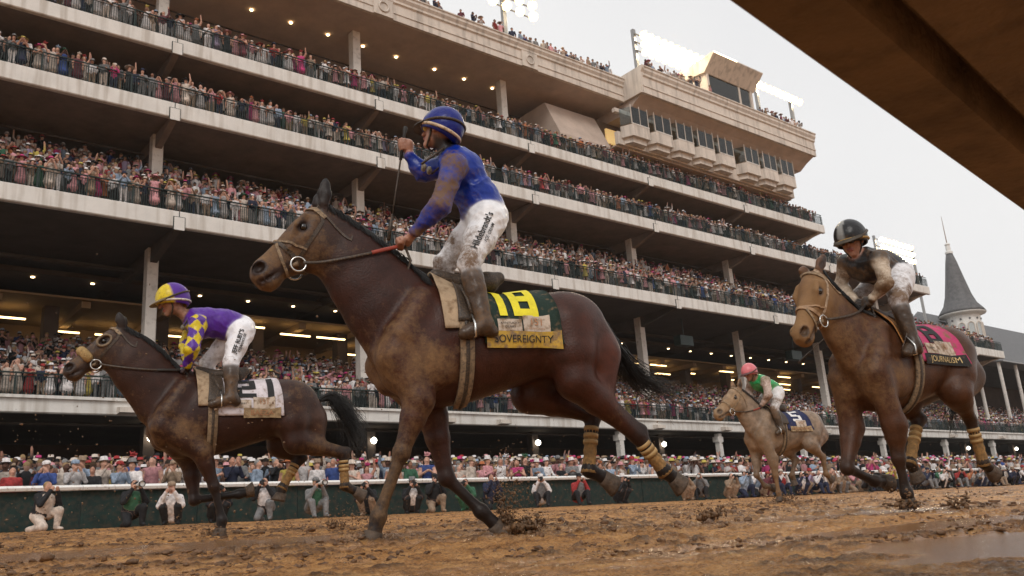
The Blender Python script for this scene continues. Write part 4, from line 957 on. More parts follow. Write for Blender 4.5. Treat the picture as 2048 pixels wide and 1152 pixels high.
def wrap_pt(fr, B, x, th, off):
    """point on the horse's barrel at station x, angle th from the top (towards its left side)"""
    x = np.atleast_1d(x); th = np.atleast_1d(th)
    c = fr.W+np.multiply.outer(x, fr.f)+fr.u*(1.18-1.58); d = np.multiply.outer(np.sin(th), fr.l)+np.multiply.outer(np.cos(th), fr.u)
    r = np.where(th > 1.9, 0.452, 0.62)*np.ones(len(x))
    for _ in range(40): r = r-np.clip(B.dist(c+d*r[:, None])-off, -0.05, 0.2)*0.7
    return c+d*r[:, None]
def cloth_patch(fr, B, xf, th0, th1, off, name, material, parent, nx=18, nt=26, thick=0.006):
    """xf(t) -> (x front, x rear) for t in 0..1 down the side"""
    U, Tt = np.meshgrid(np.linspace(0, 1, nx), np.linspace(0, 1, nt)); f0 = np.array([xf(t) for t in Tt.ravel()])
    xx = f0[:, 0]+(f0[:, 1]-f0[:, 0])*U.ravel(); th = th0+(th1-th0)*Tt.ravel()
    outer = wrap_pt(fr, B, xx, th, off+0.004*np.sin(xx*40+th*9)*0.5+thick); inner = wrap_pt(fr, B, xx, th, off)
    I = np.arange(nx*nt).reshape(nt, nx); q = np.stack([I[:-1, :-1], I[:-1, 1:], I[1:, 1:], I[1:, :-1]], -1).reshape(-1, 4)
    n_ = nx*nt; V = np.vstack([outer, inner]); Q = [q, q[:, ::-1]+n_]
    for e in (I[0], I[-1], I[:, 0], I[:, -1]):
        Q.append(np.stack([e[:-1], e[1:], e[1:]+n_, e[:-1]+n_], -1))
    return link_mesh(name, np_mesh(name, V, np.vstack(Q)), material, parent, True)
def print_on(fr, B, V2, T, x0, th0, sx, sth, rot, off, name, material, parent):
    """flat print laid onto the cloth: V2 in its own plane, +x of the print runs towards the tail, +y towards the spine"""
    c, s = math.cos(rot), math.sin(rot); u = V2[:, 0]*c-V2[:, 1]*s; v = V2[:, 0]*s+V2[:, 1]*c
    Pp = wrap_pt(fr, B, x0-u*sx, th0-v*sth, off)
    return link_mesh(name, np_mesh(name, Pp, T), material, parent)

# ------------------------------------------------------------------ jockeys
SKIN = (0.36, 0.175, 0.115)
def hand_solids(B, wrist, grip, axis, skin, out, r=0.0098, mud=0.2):
    """palm, four bent fingers of unequal length closed round the axis through grip, and a thumb"""
    axis = unit(axis); d = unit(grip-wrist-axis*((grip-wrist)@axis)); nrm = unit(out-axis*(out@axis)-d*(out@d))
    pal = grip-d*0.040
    B.cone(wrist, pal, 0.025, 0.033, skin, 0.02, mud=mud, tag=9)
    for s in (-1, 1): B.cone(pal+axis*0.016*s, grip-d*0.008+axis*0.022*s+nrm*0.012, 0.022, 0.017, skin, 0.015, mud=mud, tag=9)
    for i, ln in enumerate((0.93, 1.0, 0.96, 0.82)):
        o = grip+axis*(0.033-i*0.022); q = 0.026*ln
        pts = [o-d*0.012+nrm*q*0.95, o+d*q*0.85+nrm*q*0.75, o+d*q*1.05-nrm*q*0.45, o+d*q*0.25-nrm*q*0.95, o-d*q*0.35-nrm*q*0.7]
        B.chain(pts, [r*1.15, r*1.1, r, r*0.95, r*0.8], col=skin, k=0.006, mud=mud, tag=9)
    tb = pal+axis*0.028-nrm*0.004
    B.chain([tb, grip+axis*0.048-nrm*0.012, grip+axis*0.040+d*0.018-nrm*0.026], [r*1.5, r*1.25, r*0.95], col=skin, k=0.008, mud=mud, tag=9)

def make_jockey(fr, J):
    a = lambda k: (lambda q: fr.p(*q[1:]) if q[0] == 'L' else fr.at(*q))(J[k])
    root = empty('person', tuple(fr.p(-0.25, 0, 1.45))); tag(root, J['label'], 'person', 'jockeys riding in the race')
    B = Body(fr.l); silk, sleeve, pant, boot = J['silk'], J['sleeve'], J['pant'], J['boot']; m = J['mud']
    head, neck, chest, waist, pel = (a(k) for k in ('head', 'neck', 'chest', 'waist', 'pelvis'))
    fd = unit(J['face'][0]*fr.f+J['face'][1]*fr.l+J['face'][2]*fr.u); hup = unit(J.get('hup', (0, 0, 1))[0]*fr.f+J.get('hup', (0, 0, 1))[1]*fr.l+J.get('hup', (0, 0, 1))[2]*fr.u)
    hup = unit(hup-fd*(hup@fd)); hs = np.cross(hup, fd); HA = np.stack([fd, hs, hup]); sc = J.get('hs', 1.0)
    hp = lambda x, y, z: head+(fd*x+hs*y+hup*z)*sc
    # torso
    sp = unit(chest-pel)
    B.cone(pel, waist, 0.135, 0.118, pant, 0.05, mud=m['pant']*0.3, tag=3)
    B.cone(waist, chest, 0.136, 0.140, silk, 0.05, mud=m['silk'], tag=1)
    B.cone(chest, chest+(neck-chest)*0.55, 0.130, 0.080, silk, 0.06, mud=m['silk'], tag=1)
    B.cone(waist-sp*0.055, waist+sp*0.02, 0.138, 0.140, silk, 0.02, mud=m['silk'], tag=1)
    B.cone(chest+(neck-chest)*0.5, neck, 0.062, 0.052, J.get('collar', silk), 0.03, tag=1)
    B.cone(neck, head-hup*0.04*sc, 0.052, 0.060, J.get('neckcol', SKIN), 0.02, tag=8, mud=m['face'])
    # head
    B.ell(hp(0.0, 0, 0.02), HA, np.array((0.092, 0.074, 0.100))*sc, SKIN, 0.02, mud=m['face'], tag=8)
    B.chain([hp(0.035, 0, -0.055), hp(0.066, 0, -0.088)], [0.055*sc, 0.026*sc], col=SKIN, k=0.03, mud=m['face'], tag=8)
    B.chain([hp(0.090, 0, 0.012), hp(0.110, 0, -0.020)], [0.011*sc, 0.016*sc], col=SKIN, k=0.015, mud=m['face'], tag=8)
    B.ell(hp(0.088, 0, -0.055), HA, np.array((0.012, 0.026, 0.010))*sc, (0.30, 0.10, 0.08), 0.008, tag=8)
    for s in (1, -1): B.ell(hp(-0.005, s*0.074, -0.010), HA, np.array((0.022, 0.010, 0.032))*sc, SKIN, 0.008, tag=8)
    # arms
    hands = {}
    for s, q in ((1, 'l'), (-1, 'r')):
        sh, el, wr, gr = (a(k+q) for k in ('sh', 'el', 'wr', 'gr')); am = m['arm_'+q]
        B.cone(chest+(neck-chest)*0.35, sh, 0.085, 0.072, silk, 0.05, mud=am*0.8, tag=1)
        B.chain([sh, sh+(el-sh)*0.5, el], np.array([0.078, 0.068, 0.060])*J.get('armk', 1), col=sleeve, k=0.04, mud=am, tag=2)
        B.chain([el, el+(wr-el)*0.35, wr-unit(wr-el)*0.012], np.array([0.061, 0.056, 0.038])*J.get('armk', 1), col=sleeve, k=0.035, mud=am, tag=2)
        axis = J['grip_'+q]; axis = unit(axis[0]*fr.f+axis[1]*fr.l+axis[2]*fr.u); out = J['out_'+q]; out = unit(out[0]*fr.f+out[1]*fr.l+out[2]*fr.u)
        hand_solids(B, wr, gr, axis, J.get('glove', SKIN), out, mud=m['hand'])
    # legs
    feet = []
    for s, q in ((1, 'l'), (-1, 'r')):
        hip, kn, an, toe = (a(k+q) for k in ('hip', 'kn', 'an', 'toe')); km = m['knee']
        B.cone(pel, hip, 0.125, 0.112, pant, 0.05, tag=3, mud=0.0)
        B.chain([hip, hip+(kn-hip)*0.45], [0.112, 0.094], col=pant, k=0.05, mud=m['pant'], tag=3)
        B.chain([hip+(kn-hip)*0.45, kn], [0.094, 0.068], col=pant, k=0.04, mud=km, tag=3)
        bt = kn+(an-kn)*0.22
        B.chain([kn, bt], [0.066, 0.060], col=pant, k=0.03, mud=km+0.2, tag=3)
        B.chain([bt, kn+(an-kn)*0.45, an], [0.070, 0.066, 0.050], col=boot, k=0.015, mud=m['boot'], tag=4)
        ft = unit(toe-an); hl = an-unit(fr.f*0+(toe-an)-fr.u*((toe-an)@fr.u))*0.045-fr.u*0.045
        ball = an+(toe-an)*0.62+A3(0, 0, -0.004)
        B.chain([an, hl], [0.048, 0.042], col=boot, k=0.03, mud=m['boot'], tag=4)
        B.chain([an-fr.u*0.02, ball, toe], [0.048, 0.046, 0.034], col=boot, k=0.03, mud=m['boot'], tag=4)
        feet.append((an, toe, hl, s))
    V, Q, C = B.surface(J['vox'], 0.0035, 1); tg = B.tagv
    loc = (V-fr.W)@fr.ax().T
    C[:, 3] = np.clip(C[:, 3]+(vnoise(loc[:, 0]*11+7, loc[:, 2]*11+loc[:, 1]*7+70, 21)-0.5)*0.5, 0, 1)
    # loose cloth: folds pushed out along the normal
    nrm = np.zeros_like(V); fn = np.cross(V[Q[:, 2]]-V[Q[:, 0]], V[Q[:, 3]]-V[Q[:, 1]])
    for i in range(4):
        for x in range(3): nrm[:, x] += np.bincount(Q[:, i], fn[:, x], minlength=len(V))
    nrm /= np.linalg.norm(nrm, axis=1)[:, None]+1e-9
    w1 = np.abs(vnoise(loc[:, 0]*9+loc[:, 2]*14+30, loc[:, 2]*5-loc[:, 0]*6+loc[:, 1]*10+60, 31)-0.5); w2 = np.abs(vnoise(loc[:, 0]*24-loc[:, 2]*12+30, loc[:, 2]*18+loc[:, 1]*14+60, 32)-0.5)
    amp = np.select([tg == 1, tg == 2, tg == 3, tg == 4], [0.030, 0.026, 0.020, 0.014], 0.0)
    V = V+nrm*(amp*((0.30-w1)*0.9+(0.25-w2)*0.45))[:, None]
    if 'pattern' in J: J['pattern'](V, C, tg, a, fr)
    link_mesh('body', np_mesh('jockey_body', V, Q, C), M_SILK, root, True)
    # helmet: shell with a silk cover, peak, band
    na, npz = 36, 16; vs = []; cs = []
    R = A3(0.140, 0.116, 0.138)*sc
    for i in range(npz):
        for k in range(na):
            az = 2*math.pi*k/na; lim = math.radians(100+36*(1-math.cos(az))/2); po = lim*i/(npz-1)
            d = A3(math.sin(po)*math.cos(az)*R[0], math.sin(po)*math.sin(az)*R[1], math.cos(po)*R[2])
            vs.append(hp(-0.012, 0, 0.028)+HA.T@d); cs.append((*J['cap'](math.cos(az)*math.sin(po), math.sin(az)*math.sin(po), math.cos(po)), J.get('capmud', lambda *q: 0.1)(math.cos(az)*math.sin(po), math.sin(az)*math.sin(po), math.cos(po))))
    I = np.arange(na*npz).reshape(npz, na); I2 = np.roll(I, -1, 1); q4 = np.stack([I[:-1], I[1:], I2[1:], I2[:-1]], -1).reshape(-1, 4)
    vs = np.array(vs); inn = hp(-0.012, 0, 0.028)+(vs-hp(-0.012, 0, 0.028))*0.93
    rim = np.stack([I[-1], I[-1]+na*npz, I2[-1]+na*npz, I2[-1]], -1)
    hel = link_mesh('helmet', np_mesh('helmet', np.vstack([vs, inn]), np.vstack([q4, q4[:, ::-1]+na*npz, rim]), cs+cs), M_SILK, root, True)
    pk = []; 
    for i in range(9):
        az = math.radians(-62+124*i/8); o = A3(math.cos(az)*R[0]*0.97, math.sin(az)*R[1]*0.97, 0.005*sc); e = A3(math.cos(az)*R[0]*(1.0+0.42*math.cos(az)), math.sin(az)*R[1]*1.12, -0.016*sc)
        c0 = hp(-0.012, 0, 0.030); pk += [c0+HA.T@o, c0+HA.T@e, c0+HA.T@(o-A3(0, 0, 0.012)), c0+HA.T@(e-A3(0, 0, 0.010))]
    fs = []
    for i in range(8): b = 4*i; fs += [(b, b+1, b+5, b+4), (b+2, b+6, b+7, b+3), (b+1, b+3, b+7, b+5)]
    MB().add(pk, fs).build('peak', mat('peak_'+J['key'], J['peakcol'], 0.5, 0.2, 20), hel, True)
    bd = [hp(-0.012, 0, 0.03)+HA.T@A3(math.cos(t)*R[0]*1.01, math.sin(t)*R[1]*1.015, -0.004-0.036*sc*(1-math.cos(t))) for t in np.linspace(0, 2*math.pi, 33)]
    bd = [c_+(hp(-0.012, 0, 0.03)-c_)*(0.0+0.09*(1-math.cos(t))/2) for c_, t in zip(bd, np.linspace(0, 2*math.pi, 33))]
    MB().tube(bd, 0.011*sc, 6, caps=False, flat=(fd, 0.6)).build('helmet_band', mat('band_'+J['key'], J['bandcol'], 0.6, 0.2, 20, dirt=(0.2, 0.13, 0.07), dirt_amt=0.4), hel, True)
    gb = [hp(-0.012, 0, 0.03)+HA.T@A3(math.cos(t)*R[0]*1.02, math.sin(t)*R[1]*1.03, 0.018*sc-0.020*sc*(1+math.cos(t))) for t in np.linspace(0.6, 2*math.pi-0.6, 25)]
    MB().tube(gb, 0.009*sc, 6, flat=(fd, 0.6)).build('goggle_strap', M_LEATH, hel, True)
    # goggles
    gg = Body(hs)
    for s in (1, -1): gg.ell(hp(0.084, s*0.032, 0.012), HA, np.array((0.022, 0.034, 0.026))*sc, J['lens'], 0.012)
    Vg, Qg, Cg = gg.surface(0.008, 0.02, 1); link_mesh('goggles', np_mesh('goggles', Vg, Qg, Cg), mat('goggle_lens_'+J['key'], J['lens'], 0.2, 0.15, 30), hel, True)
    MB().tube([hp(0.02, 0.076, 0.0), hp(0.02, 0.066, -0.055), hp(0.045, 0.03, -0.115), hp(0.045, -0.03, -0.115), hp(0.02, -0.066, -0.055), hp(0.02, -0.076, 0)], 0.007*sc, 5).build('chin_strap', M_LEATH, hel, True)
    if J.get('hanging_goggles'):
        hg = Body(fr.l); c = fr.at(*J['hanging_goggles'])
        for s in (1, -1): hg.ell(c+hs*s*0.040-fr.u*0.01*s, np.stack([fr.f, fr.l, fr.u]), (0.018, 0.034, 0.030), (0.20, 0.16, 0.11), 0.01)
        Vg, Qg, Cg = hg.surface(0.009, 0.02, 1); link_mesh('hanging_goggles', np_mesh('hg', Vg, Qg, Cg), mat('muddy_lens', (0.20, 0.165, 0.115), 0.3, 0.3, 30), root, True)
        MB().tube([c+hs*0.07, neck+hs*0.06-fr.f*0.03, neck-fr.f*0.06, neck-hs*0.06-fr.f*0.03, c-hs*0.07], 0.008, 5).build('goggle_cord', M_LEATH, root, True)
    return root, B, feet, HA

def project_text(B, V2, T, o, ux, uy, n, off, name, material, parent):
    """flat print on clothing: laid in the plane (ux, uy) at o and pressed along -n onto the body"""
    Pp = o+np.multiply.outer(V2[:, 0], ux)+np.multiply.outer(V2[:, 1], uy)+n*0.25
    t = np.zeros(len(Pp))
    for _ in range(40): t = t+np.clip(B.dist(Pp-t[:, None]*n)-off, -0.02, 0.1)*0.8
    return link_mesh(name, np_mesh(name, Pp-t[:, None]*n, T), material, parent)

M_BLK = mat('black_print', (0.012, 0.012, 0.012), 0.7, 0.1, 20)
def saddle_set(fr, B, root, D):
    """saddle towel with number, sponsor patches, name strip, girth, saddle and stirrups: parts of the horse's tack"""
    cl = cloth_patch(fr, B, lambda t: (D['xf'][0]+(D['xf'][1]-D['xf'][0])*t, D['xr'][0]+(D['xr'][1]-D['xr'][0])*t), -1.0, D['th'], 0.010, 'saddle_towel', D['cloth'], root)
    gx0 = D['girth']
    if 'under' in D: cloth_patch(fr, B, lambda t: (gx0+0.15-0.02*t, gx0-0.03+0.02*t), -0.9, D['th']-0.35, 0.014, 'saddle_pad', D['under'], root)
    for V2, T in D['num']: print_on(fr, B, V2, T, *D['numpos'], 0.0225, 'race_digit', D['nummat'], cl)
    def rect(w, h, n=6):
        U, Vv = np.meshgrid(np.linspace(-w/2, w/2, n), np.linspace(-h/2, h/2, n)); I = np.arange(n*n).reshape(n, n)
        q = np.stack([I[:-1, :-1], I[:-1, 1:], I[1:, 1:], I[1:, :-1]], -1).reshape(-1, 4); return np.stack([U.ravel(), Vv.ravel()], 1), np.vstack([q[:, [0, 1, 2]], q[:, [0, 2, 3]]])
    for (kind, x, th, w, h, txt, ts, matn, tm, rot) in D['patches']:
        V2, T = rect(w, h, 9); print_on(fr, B, V2, T, x, th, 1, 1/0.36, rot, 0.0225 if kind == 'p' else 0.0215, 'sponsor_patch' if kind == 'p' else 'name_strip', matn, cl)
        for (t, s, dx, dy, sqz) in txt:
            V2, T = text_tris(t, s, 0.0, sqz); V2 = V2+np.array([dx, dy]); print_on(fr, B, V2, T, x, th, 1, 1/0.36, rot, 0.027, 'lettering', tm, cl)
    # girth
    n = 26; th = np.linspace(1.15, math.pi-0.12, n); gx = D['girth']
    for i, (dx, w, mt) in enumerate(((0.0, 0.085, M_TAN), (0.0, 0.022, M_LEATH))):
        TB = B.trunk; A = wrap_pt(fr, TB, np.full(n, gx+w/2), th, 0.022+0.006*i); Bq = wrap_pt(fr, TB, np.full(n, gx-w/2), th, 0.022+0.006*i)
        A2 = wrap_pt(fr, TB, np.full(n, gx+w/2), th, 0.004); B2 = wrap_pt(fr, TB, np.full(n, gx-w/2), th, 0.004)
        V = np.vstack([A, Bq, B2, A2]); fs = []
        for k in range(n-1):
            for u in range(4): fs.append((u*n+k, u*n+k+1, ((u+1) % 4)*n+k+1, ((u+1) % 4)*n+k))
        link_mesh('girth' if i == 0 else 'girth_stripe', np_mesh('girth', V, np.array(fs)), mt, root, True)
    # saddle: small racing tree, high at both ends, with flaps
    P = fr.p
    SB = Body(fr.l)
    SB.chain([P(gx+0.10, 0, 1.60+D.get('sz', 0)), P(gx-0.06, 0, 1.555+D.get('sz', 0)), P(gx-0.25, 0, 1.565+D.get('sz', 0)), P(gx-0.33, 0, 1.60+D.get('sz', 0))], [0.045, 0.055, 0.075, 0.045], col=(0.03,)*3, k=0.04)
    Vs, Qs, Cs = SB.surface(0.014, 0.02, 2); link_mesh('saddle', np_mesh('saddle', Vs, Qs, Cs), M_LEATH, root, True)
    cloth_patch(fr, B, lambda t: (gx+0.02+0.03*t, gx-0.10+0.01*t), 0.25, 1.30, 0.024, 'saddle_flap', M_LEATH, root, 10, 12)

def stirrup(fr, feet, root, gx):
    for an, toe, hl, s in feet:
        c = an+(toe-an)*0.55-fr.u*0.03; d = unit(toe-hl); sd_ = fr.l
        top = c+fr.u*0.13
        MB().tube([c-sd_*0.055-fr.u*0.02, c+sd_*0.055-fr.u*0.02, c+sd_*0.052+fr.u*0.05, top, c-sd_*0.052+fr.u*0.05, c-sd_*0.055-fr.u*0.02], 0.008, 6).build('stirrup', M_STEELB, root, True)
        MB().tube([top, top*0.5+fr.p(gx, s*0.20, 1.48)*0.5+fr.l*s*0.03, fr.p(gx, s*0.20, 1.50)], 0.012, 6, flat=(fr.l, 0.4)).build('stirrup_leather', M_LEATH, root, True)

def whip(p0, p1, label, r=0.009):
    w = empty('riding_whip', tuple(p1)); tag(w, label, 'whip')
    d = p1-p0
    MB().tube([p0, p0+d*0.02, p0+d*0.05, p0+d*0.30], [r*1.6, r*1.9, r*1.3, r*1.25], 8).build('handle', mat('whip_grip', (0.02, 0.016, 0.013), 0.6), w, True)
    MB().tube([p0+d*0.30, p0+d*0.78], [r*0.8, r*0.55], 6).build('shaft', M_LEATH if r > 0.008 else mat('pale_whip', (0.30, 0.26, 0.22), 0.5, 0.2, 20), w, True)
    MB().tube([p0+d*0.78, p0+d*0.86, p1], [r*0.6, r*1.5, r*1.6], 6).build('flap', M_LEATH, w, True)
    return w

def cm(name, c, rough=0.75, dirt_amt=0.36): return mat(name, c, rough, 0.15, 10, 0.25, 60, dirt=(0.20, 0.125, 0.065), dirt_amt=dirt_amt)
M_PATCH = cm('sponsor_patch', (0.55, 0.45, 0.36), dirt_amt=0.46); M_GOLDT = mat('faded_gold_text', (0.42, 0.20, 0.10), 0.7, 0.2, 20)
BAY = (0.046, 0.0140, 0.0075); DARK = (0.017, 0.011, 0.009)

# ================================================================== 1: the dark bay with number 18 and the jockey in blue
f1 = Frame((835, 562), 4.5, 18, 1.58)
S1 = dict(name='racehorse', key='h1', seed=1, vox=0.012, label='dark bay racehorse wearing number 18, muddy chest, nearest the camera', coat=BAY, red=(0.075, 0.021, 0.011), dark=DARK,
  neckcol=(0.034, 0.012, 0.008), mud=dict(barrel=0.10, rump=0.10, shoulder=0.56, chest=0.60, neck=0.14, face=0.56, leg=0.42, hind=0.16), facecol=(0.055, 0.028, 0.018), jowlcol=(0.022, 0.011, 0.008), earcol=(0.008, 0.006, 0.006),
  neck=[((838, 578), (780, 745)), ((802, 524), (738, 684)), ((757, 490), (713, 636)), ((707, 454), (691, 586)), ((672, 430), (664, 540))], hk=1.28, poll=(646, 420), muzzle=(491, 538), ears=((652, 353), (633, 388)),
  nf=((838, 800, 0.17), (803, 905, 0.16), (757, 1033, 0.14), (742, 1090, 0.14)), ff=((866, 835, -0.17), (893, 955, -0.15), (962, 1022, -0.13), (1008, 1066, -0.13)),
  nh=((1150, 762, 0.19), (1274, 872, 0.15), (1328, 942, 0.13), (1362, 966, 0.13)), fh=((1060, 790, -0.18), (1184, 832, -0.13), (1178, 940, -0.12), (1228, 966, -0.12)), wraps=('nh', 'fh'),
  tail=((1236, 702, 0), (1256, 742, 0), (1300, 772, -0.04), (1370, 800, -0.08)), tailspread=0.05, ntail=280, figure8=True, hand_l=f1.at(803, 490, 0.07), hand_r=f1.at(806, 489, 0.01))
h1, B1, _ = make_horse(f1, S1)
BLUE = (0.0018, 0.022, 0.24)
J1 = dict(key='j1', label='jockey in blue silks and white breeches standing in the stirrups, whip raised', vox=0.0085, silk=BLUE, sleeve=BLUE, pant=(0.80, 0.79, 0.80), boot=(0.060, 0.036, 0.022), collar=(0.02, 0.02, 0.03),
  mud=dict(silk=0.22, face=0.05, arm_l=0.58, arm_r=0.2, hand=0.12, pant=0.04, knee=0.50, boot=0.42), hs=1.1,
  head=(880, 264, 0.0), neck=(893, 300, 0), chest=(922, 342, 0), waist=(955, 398, 0), pelvis=(972, 434, 0), face=(0.66, -0.66, 0.24), hup=(-0.42, 0.2, 1), neckcol=(0.03, 0.025, 0.025),
  shl=(908, 334, 0.175), ell=(880, 412, 0.25), wrl=(829, 464, 0.13), grl=(803, 487, 0.07), grip_l=(0.15, 0.9, 0.35), out_l=(0.2, 0.2, 1),
  shr=(900, 330, -0.16), elr=(846, 345, -0.26), wrr=(818, 312, -0.25), grr=(807, 290, -0.25), grip_r=(0.12, 0.05, 1.0), out_r=(-0.3, 0.9, 0.1),
  hipl=(975, 442, 0.10), knl=(938, 528, 0.23), anl=(968, 648, 0.30), toel=(927, 668, 0.31), hipr=(962, 445, -0.10), knr=(888, 528, -0.20), anr=('L', -0.28, -0.31, 1.22), toer=('L', -0.12, -0.32, 1.16),
  cap=lambda x, y, z: (0.16, 0.17, 0.20) if (x > 0.45 and z > 0.30) else (0.004, 0.010, 0.16), capmud=lambda x, y, z: 0.32 if x > 0.35 and z > 0.2 else 0.02, peakcol=(0.05, 0.045, 0.04), bandcol=(0.58, 0.44, 0.30), lens=(0.50, 0.40, 0.14), hanging_goggles=(853, 338, 0.0))
j1, JB1, feet1, _ = make_jockey(f1, J1)
M_YEL = cm('yellow_print', (0.80, 0.68, 0.02), 0.6, 0.18)
digits = digit_block('18')
saddle_set(f1, B1, h1, dict(xf=(-0.30, -0.33), xr=(-0.80, -0.84), th=1.80, cloth=cm('dark_green_towel', (0.012, 0.028, 0.020), 0.85, 0.34), under=cm('tan_pad', (0.42, 0.30, 0.19), 0.8, 0.4), num=digits, numpos=(-0.575, 0.66, 0.27, 1.0, 0.0), nummat=M_YEL, girth=-0.22, sz=0.02,
  patches=[('p', -0.68, 1.33, 0.18, 0.135, [('151', 0.085, 0, 0.01, 0.8), ('KENTUCKY', 0.022, 0, -0.045, 1.0)], 0, M_PATCH, M_GOLDT, 0.0), ('p', -0.50, 1.38, 0.16, 0.10, [('KENTUCKY', 0.024, 0, 0.012, 1), ('DERBY', 0.024, 0, -0.018, 1)], 0, M_PATCH, M_BLK, 0.0),
           ('s', -0.585, 1.70, 0.49, 0.135, [('SOVEREIGNTY', 0.085, 0, 0.0, 0.72)], 0, cm('gold_strip', (0.50, 0.30, 0.035), 0.6, 0.45), M_BLK, 0.0)]))
stirrup(f1, feet1, h1, -0.22)
hipl, knl = f1.at(975, 442, 0.10), f1.at(938, 528, 0.23); tx = unit(hipl-knl); nl = unit(f1.l*0.95-tx*(f1.l@tx)); ty = np.cross(nl, tx)
V2, T2 = text_tris("Hildebrandt's", 0.062, 0.0012, 0.92); project_text(JB1, V2, T2, (hipl*0.52+knl*0.48)+ty*0.025, tx, ty, nl, 0.011, 'sponsor_lettering', M_BLK, j1)
V2, T2 = text_tris('ICE CREAM', 0.032, 0.0005, 1.0); project_text(JB1, V2, T2, (hipl*0.55+knl*0.45)-ty*0.022, tx, ty, nl, 0.011, 'sponsor_lettering', M_BLK, j1)
whip(f1.at(811, 254, -0.25), f1.at(777, 480, -0.22), 'long dark riding whip raised in the fist of the jockey in blue silks')

# ================================================================== 2: number 21 with the jockey in purple and yellow
f2 = Frame((371, 745), 8.3, 12, 1.52)
S2 = dict(name='racehorse', key='h2', seed=2, vox=0.0135, label='dark brown racehorse with sheepskin shadow roll wearing number 21', coat=(0.034, 0.0125, 0.0075), red=(0.056, 0.026, 0.016), dark=(0.015, 0.011, 0.010),
  mud=dict(barrel=0.15, rump=0.22, shoulder=0.46, chest=0.46, neck=0.16, face=0.46, leg=0.26, hind=0.30), facecol=(0.055, 0.032, 0.022), earcol=(0.012, 0.010, 0.009),
  neck=[((356, 744), (306, 858)), ((328, 714), (280, 818)), ((299, 688), (264, 792)), ((272, 669), (250, 766)), ((254, 661), (236, 742))], poll=(243, 657), muzzle=(121, 735), ears=((237, 624), (250, 633)), hk=1.12,
  nf=((404, 905, 0.17), (428, 973, 0.16), (444, 1040, 0.14), (440, 1070, 0.14)), ff=((382, 925, -0.17), (388, 1000, -0.15), (478, 988, -0.13), (503, 983, -0.13)),
  nh=((592, 883, 0.19), (686, 908, 0.14), (690, 972, 0.13), (726, 990, 0.13)), fh=((560, 890, -0.18), (597, 918, -0.13), (565, 975, -0.12), (560, 998, -0.12)), wraps=('nh', 'fh'),
  tail=((664, 790, 0), (688, 820, 0), (712, 862, 0), (716, 900, 0)), tailspread=0.07, ntail=600, shadow_roll=True, blinkers=True, hand_l=f2.at(368, 741, 0.06), hand_r=f2.at(376, 740, -0.05), gripcol=(0.03, 0.025, 0.02))
h2, B2, _ = make_horse(f2, S2)
PUR, YEL = (0.085, 0.022, 0.26), (0.66, 0.50, 0.015)
def pat2(V, C, tg, a, fr):
    # yellow diamonds on purple sleeves, a yellow diamond row on the body
    sh, el, wr = a('shl'), a('ell'), a('wrl')
    for q in ('l', 'r'):
        sh, el, wr = a('sh'+q), a('el'+q), a('wr'+q)
        for p, n_ in ((sh, el), (el, wr)):
            pass
    m_ = tg == 2; loc = (V[m_]-fr.W)@fr.ax().T
    u = loc[:, 0]*9.5+loc[:, 1]*4; v = loc[:, 2]*7.5
    dia = (np.floor(u+v)+np.floor(u-v)) % 2 == 0
    C[m_, :3] = np.where(dia[:, None], YEL, PUR)
    b_ = tg == 1; loc = (V[b_]-fr.W)@fr.ax().T
    dd = np.abs(loc[:, 0]+0.02)/0.17+np.abs(loc[:, 2]-0.40)/0.13; C[b_, :3] = np.where((dd < 0.55)[:, None] & (loc[:, 1] > 0)[:, None], YEL, C[b_, :3])
    C[b_, 3] = np.where(loc[:, 0] > 0.06, 0.40, 0.05)
J2 = dict(key='j2', label='crouching jockey in purple and yellow diamond silks riding number 21', vox=0.0105, silk=PUR, sleeve=PUR, pant=(0.80, 0.78, 0.80), boot=(0.055, 0.034, 0.022), collar=(0.03, 0.025, 0.03), glove=(0.03, 0.022, 0.03), pattern=pat2,
  mud=dict(silk=0.05, face=0.40, arm_l=0.16, arm_r=0.2, hand=0.2, pant=0.03, knee=0.34, boot=0.42), hs=1.14,
  head=(345, 604, 0.0), neck=(372, 632, 0), chest=(402, 645, 0), waist=(450, 648, 0), pelvis=(480, 660, 0), face=(0.90, 0.0, -0.30), hup=(0.15, 0, 1),
  shl=(396, 648, 0.17), ell=(384, 697, 0.25), wrl=(374, 731, 0.12), grl=(367, 743, 0.06), grip_l=(0.2, 0.9, 0.3), out_l=(0.5, 0.2, 0.8),
  shr=(388, 642, -0.16), elr=(372, 690, -0.24), wrr=(376, 728, -0.11), grr=(374, 741, -0.05), grip_r=(-0.2, 0.9, -0.3), out_r=(0.5, -0.2, 0.8),
  hipl=(482, 666, 0.10), knl=(462, 725, 0.24), anl=(463, 794, 0.30), toel=(424, 809, 0.31), hipr=(476, 664, -0.10), knr=(414, 726, -0.20), anr=('L', -0.42, -0.31, 1.20), toer=('L', -0.26, -0.32, 1.14),
  cap=lambda x, y, z: YEL if ((x > 0.1) == (y > -0.25)) else PUR, capmud=lambda x, y, z: 0.34 if x > 0.2 else 0.02, peakcol=(0.16, 0.11, 0.04), bandcol=(0.62, 0.55, 0.48), lens=(0.30, 0.20, 0.07), hanging_goggles=(366, 655, 0.03))
j2, JB2, feet2, _ = make_jockey(f2, J2)
digits = digit_block('21')
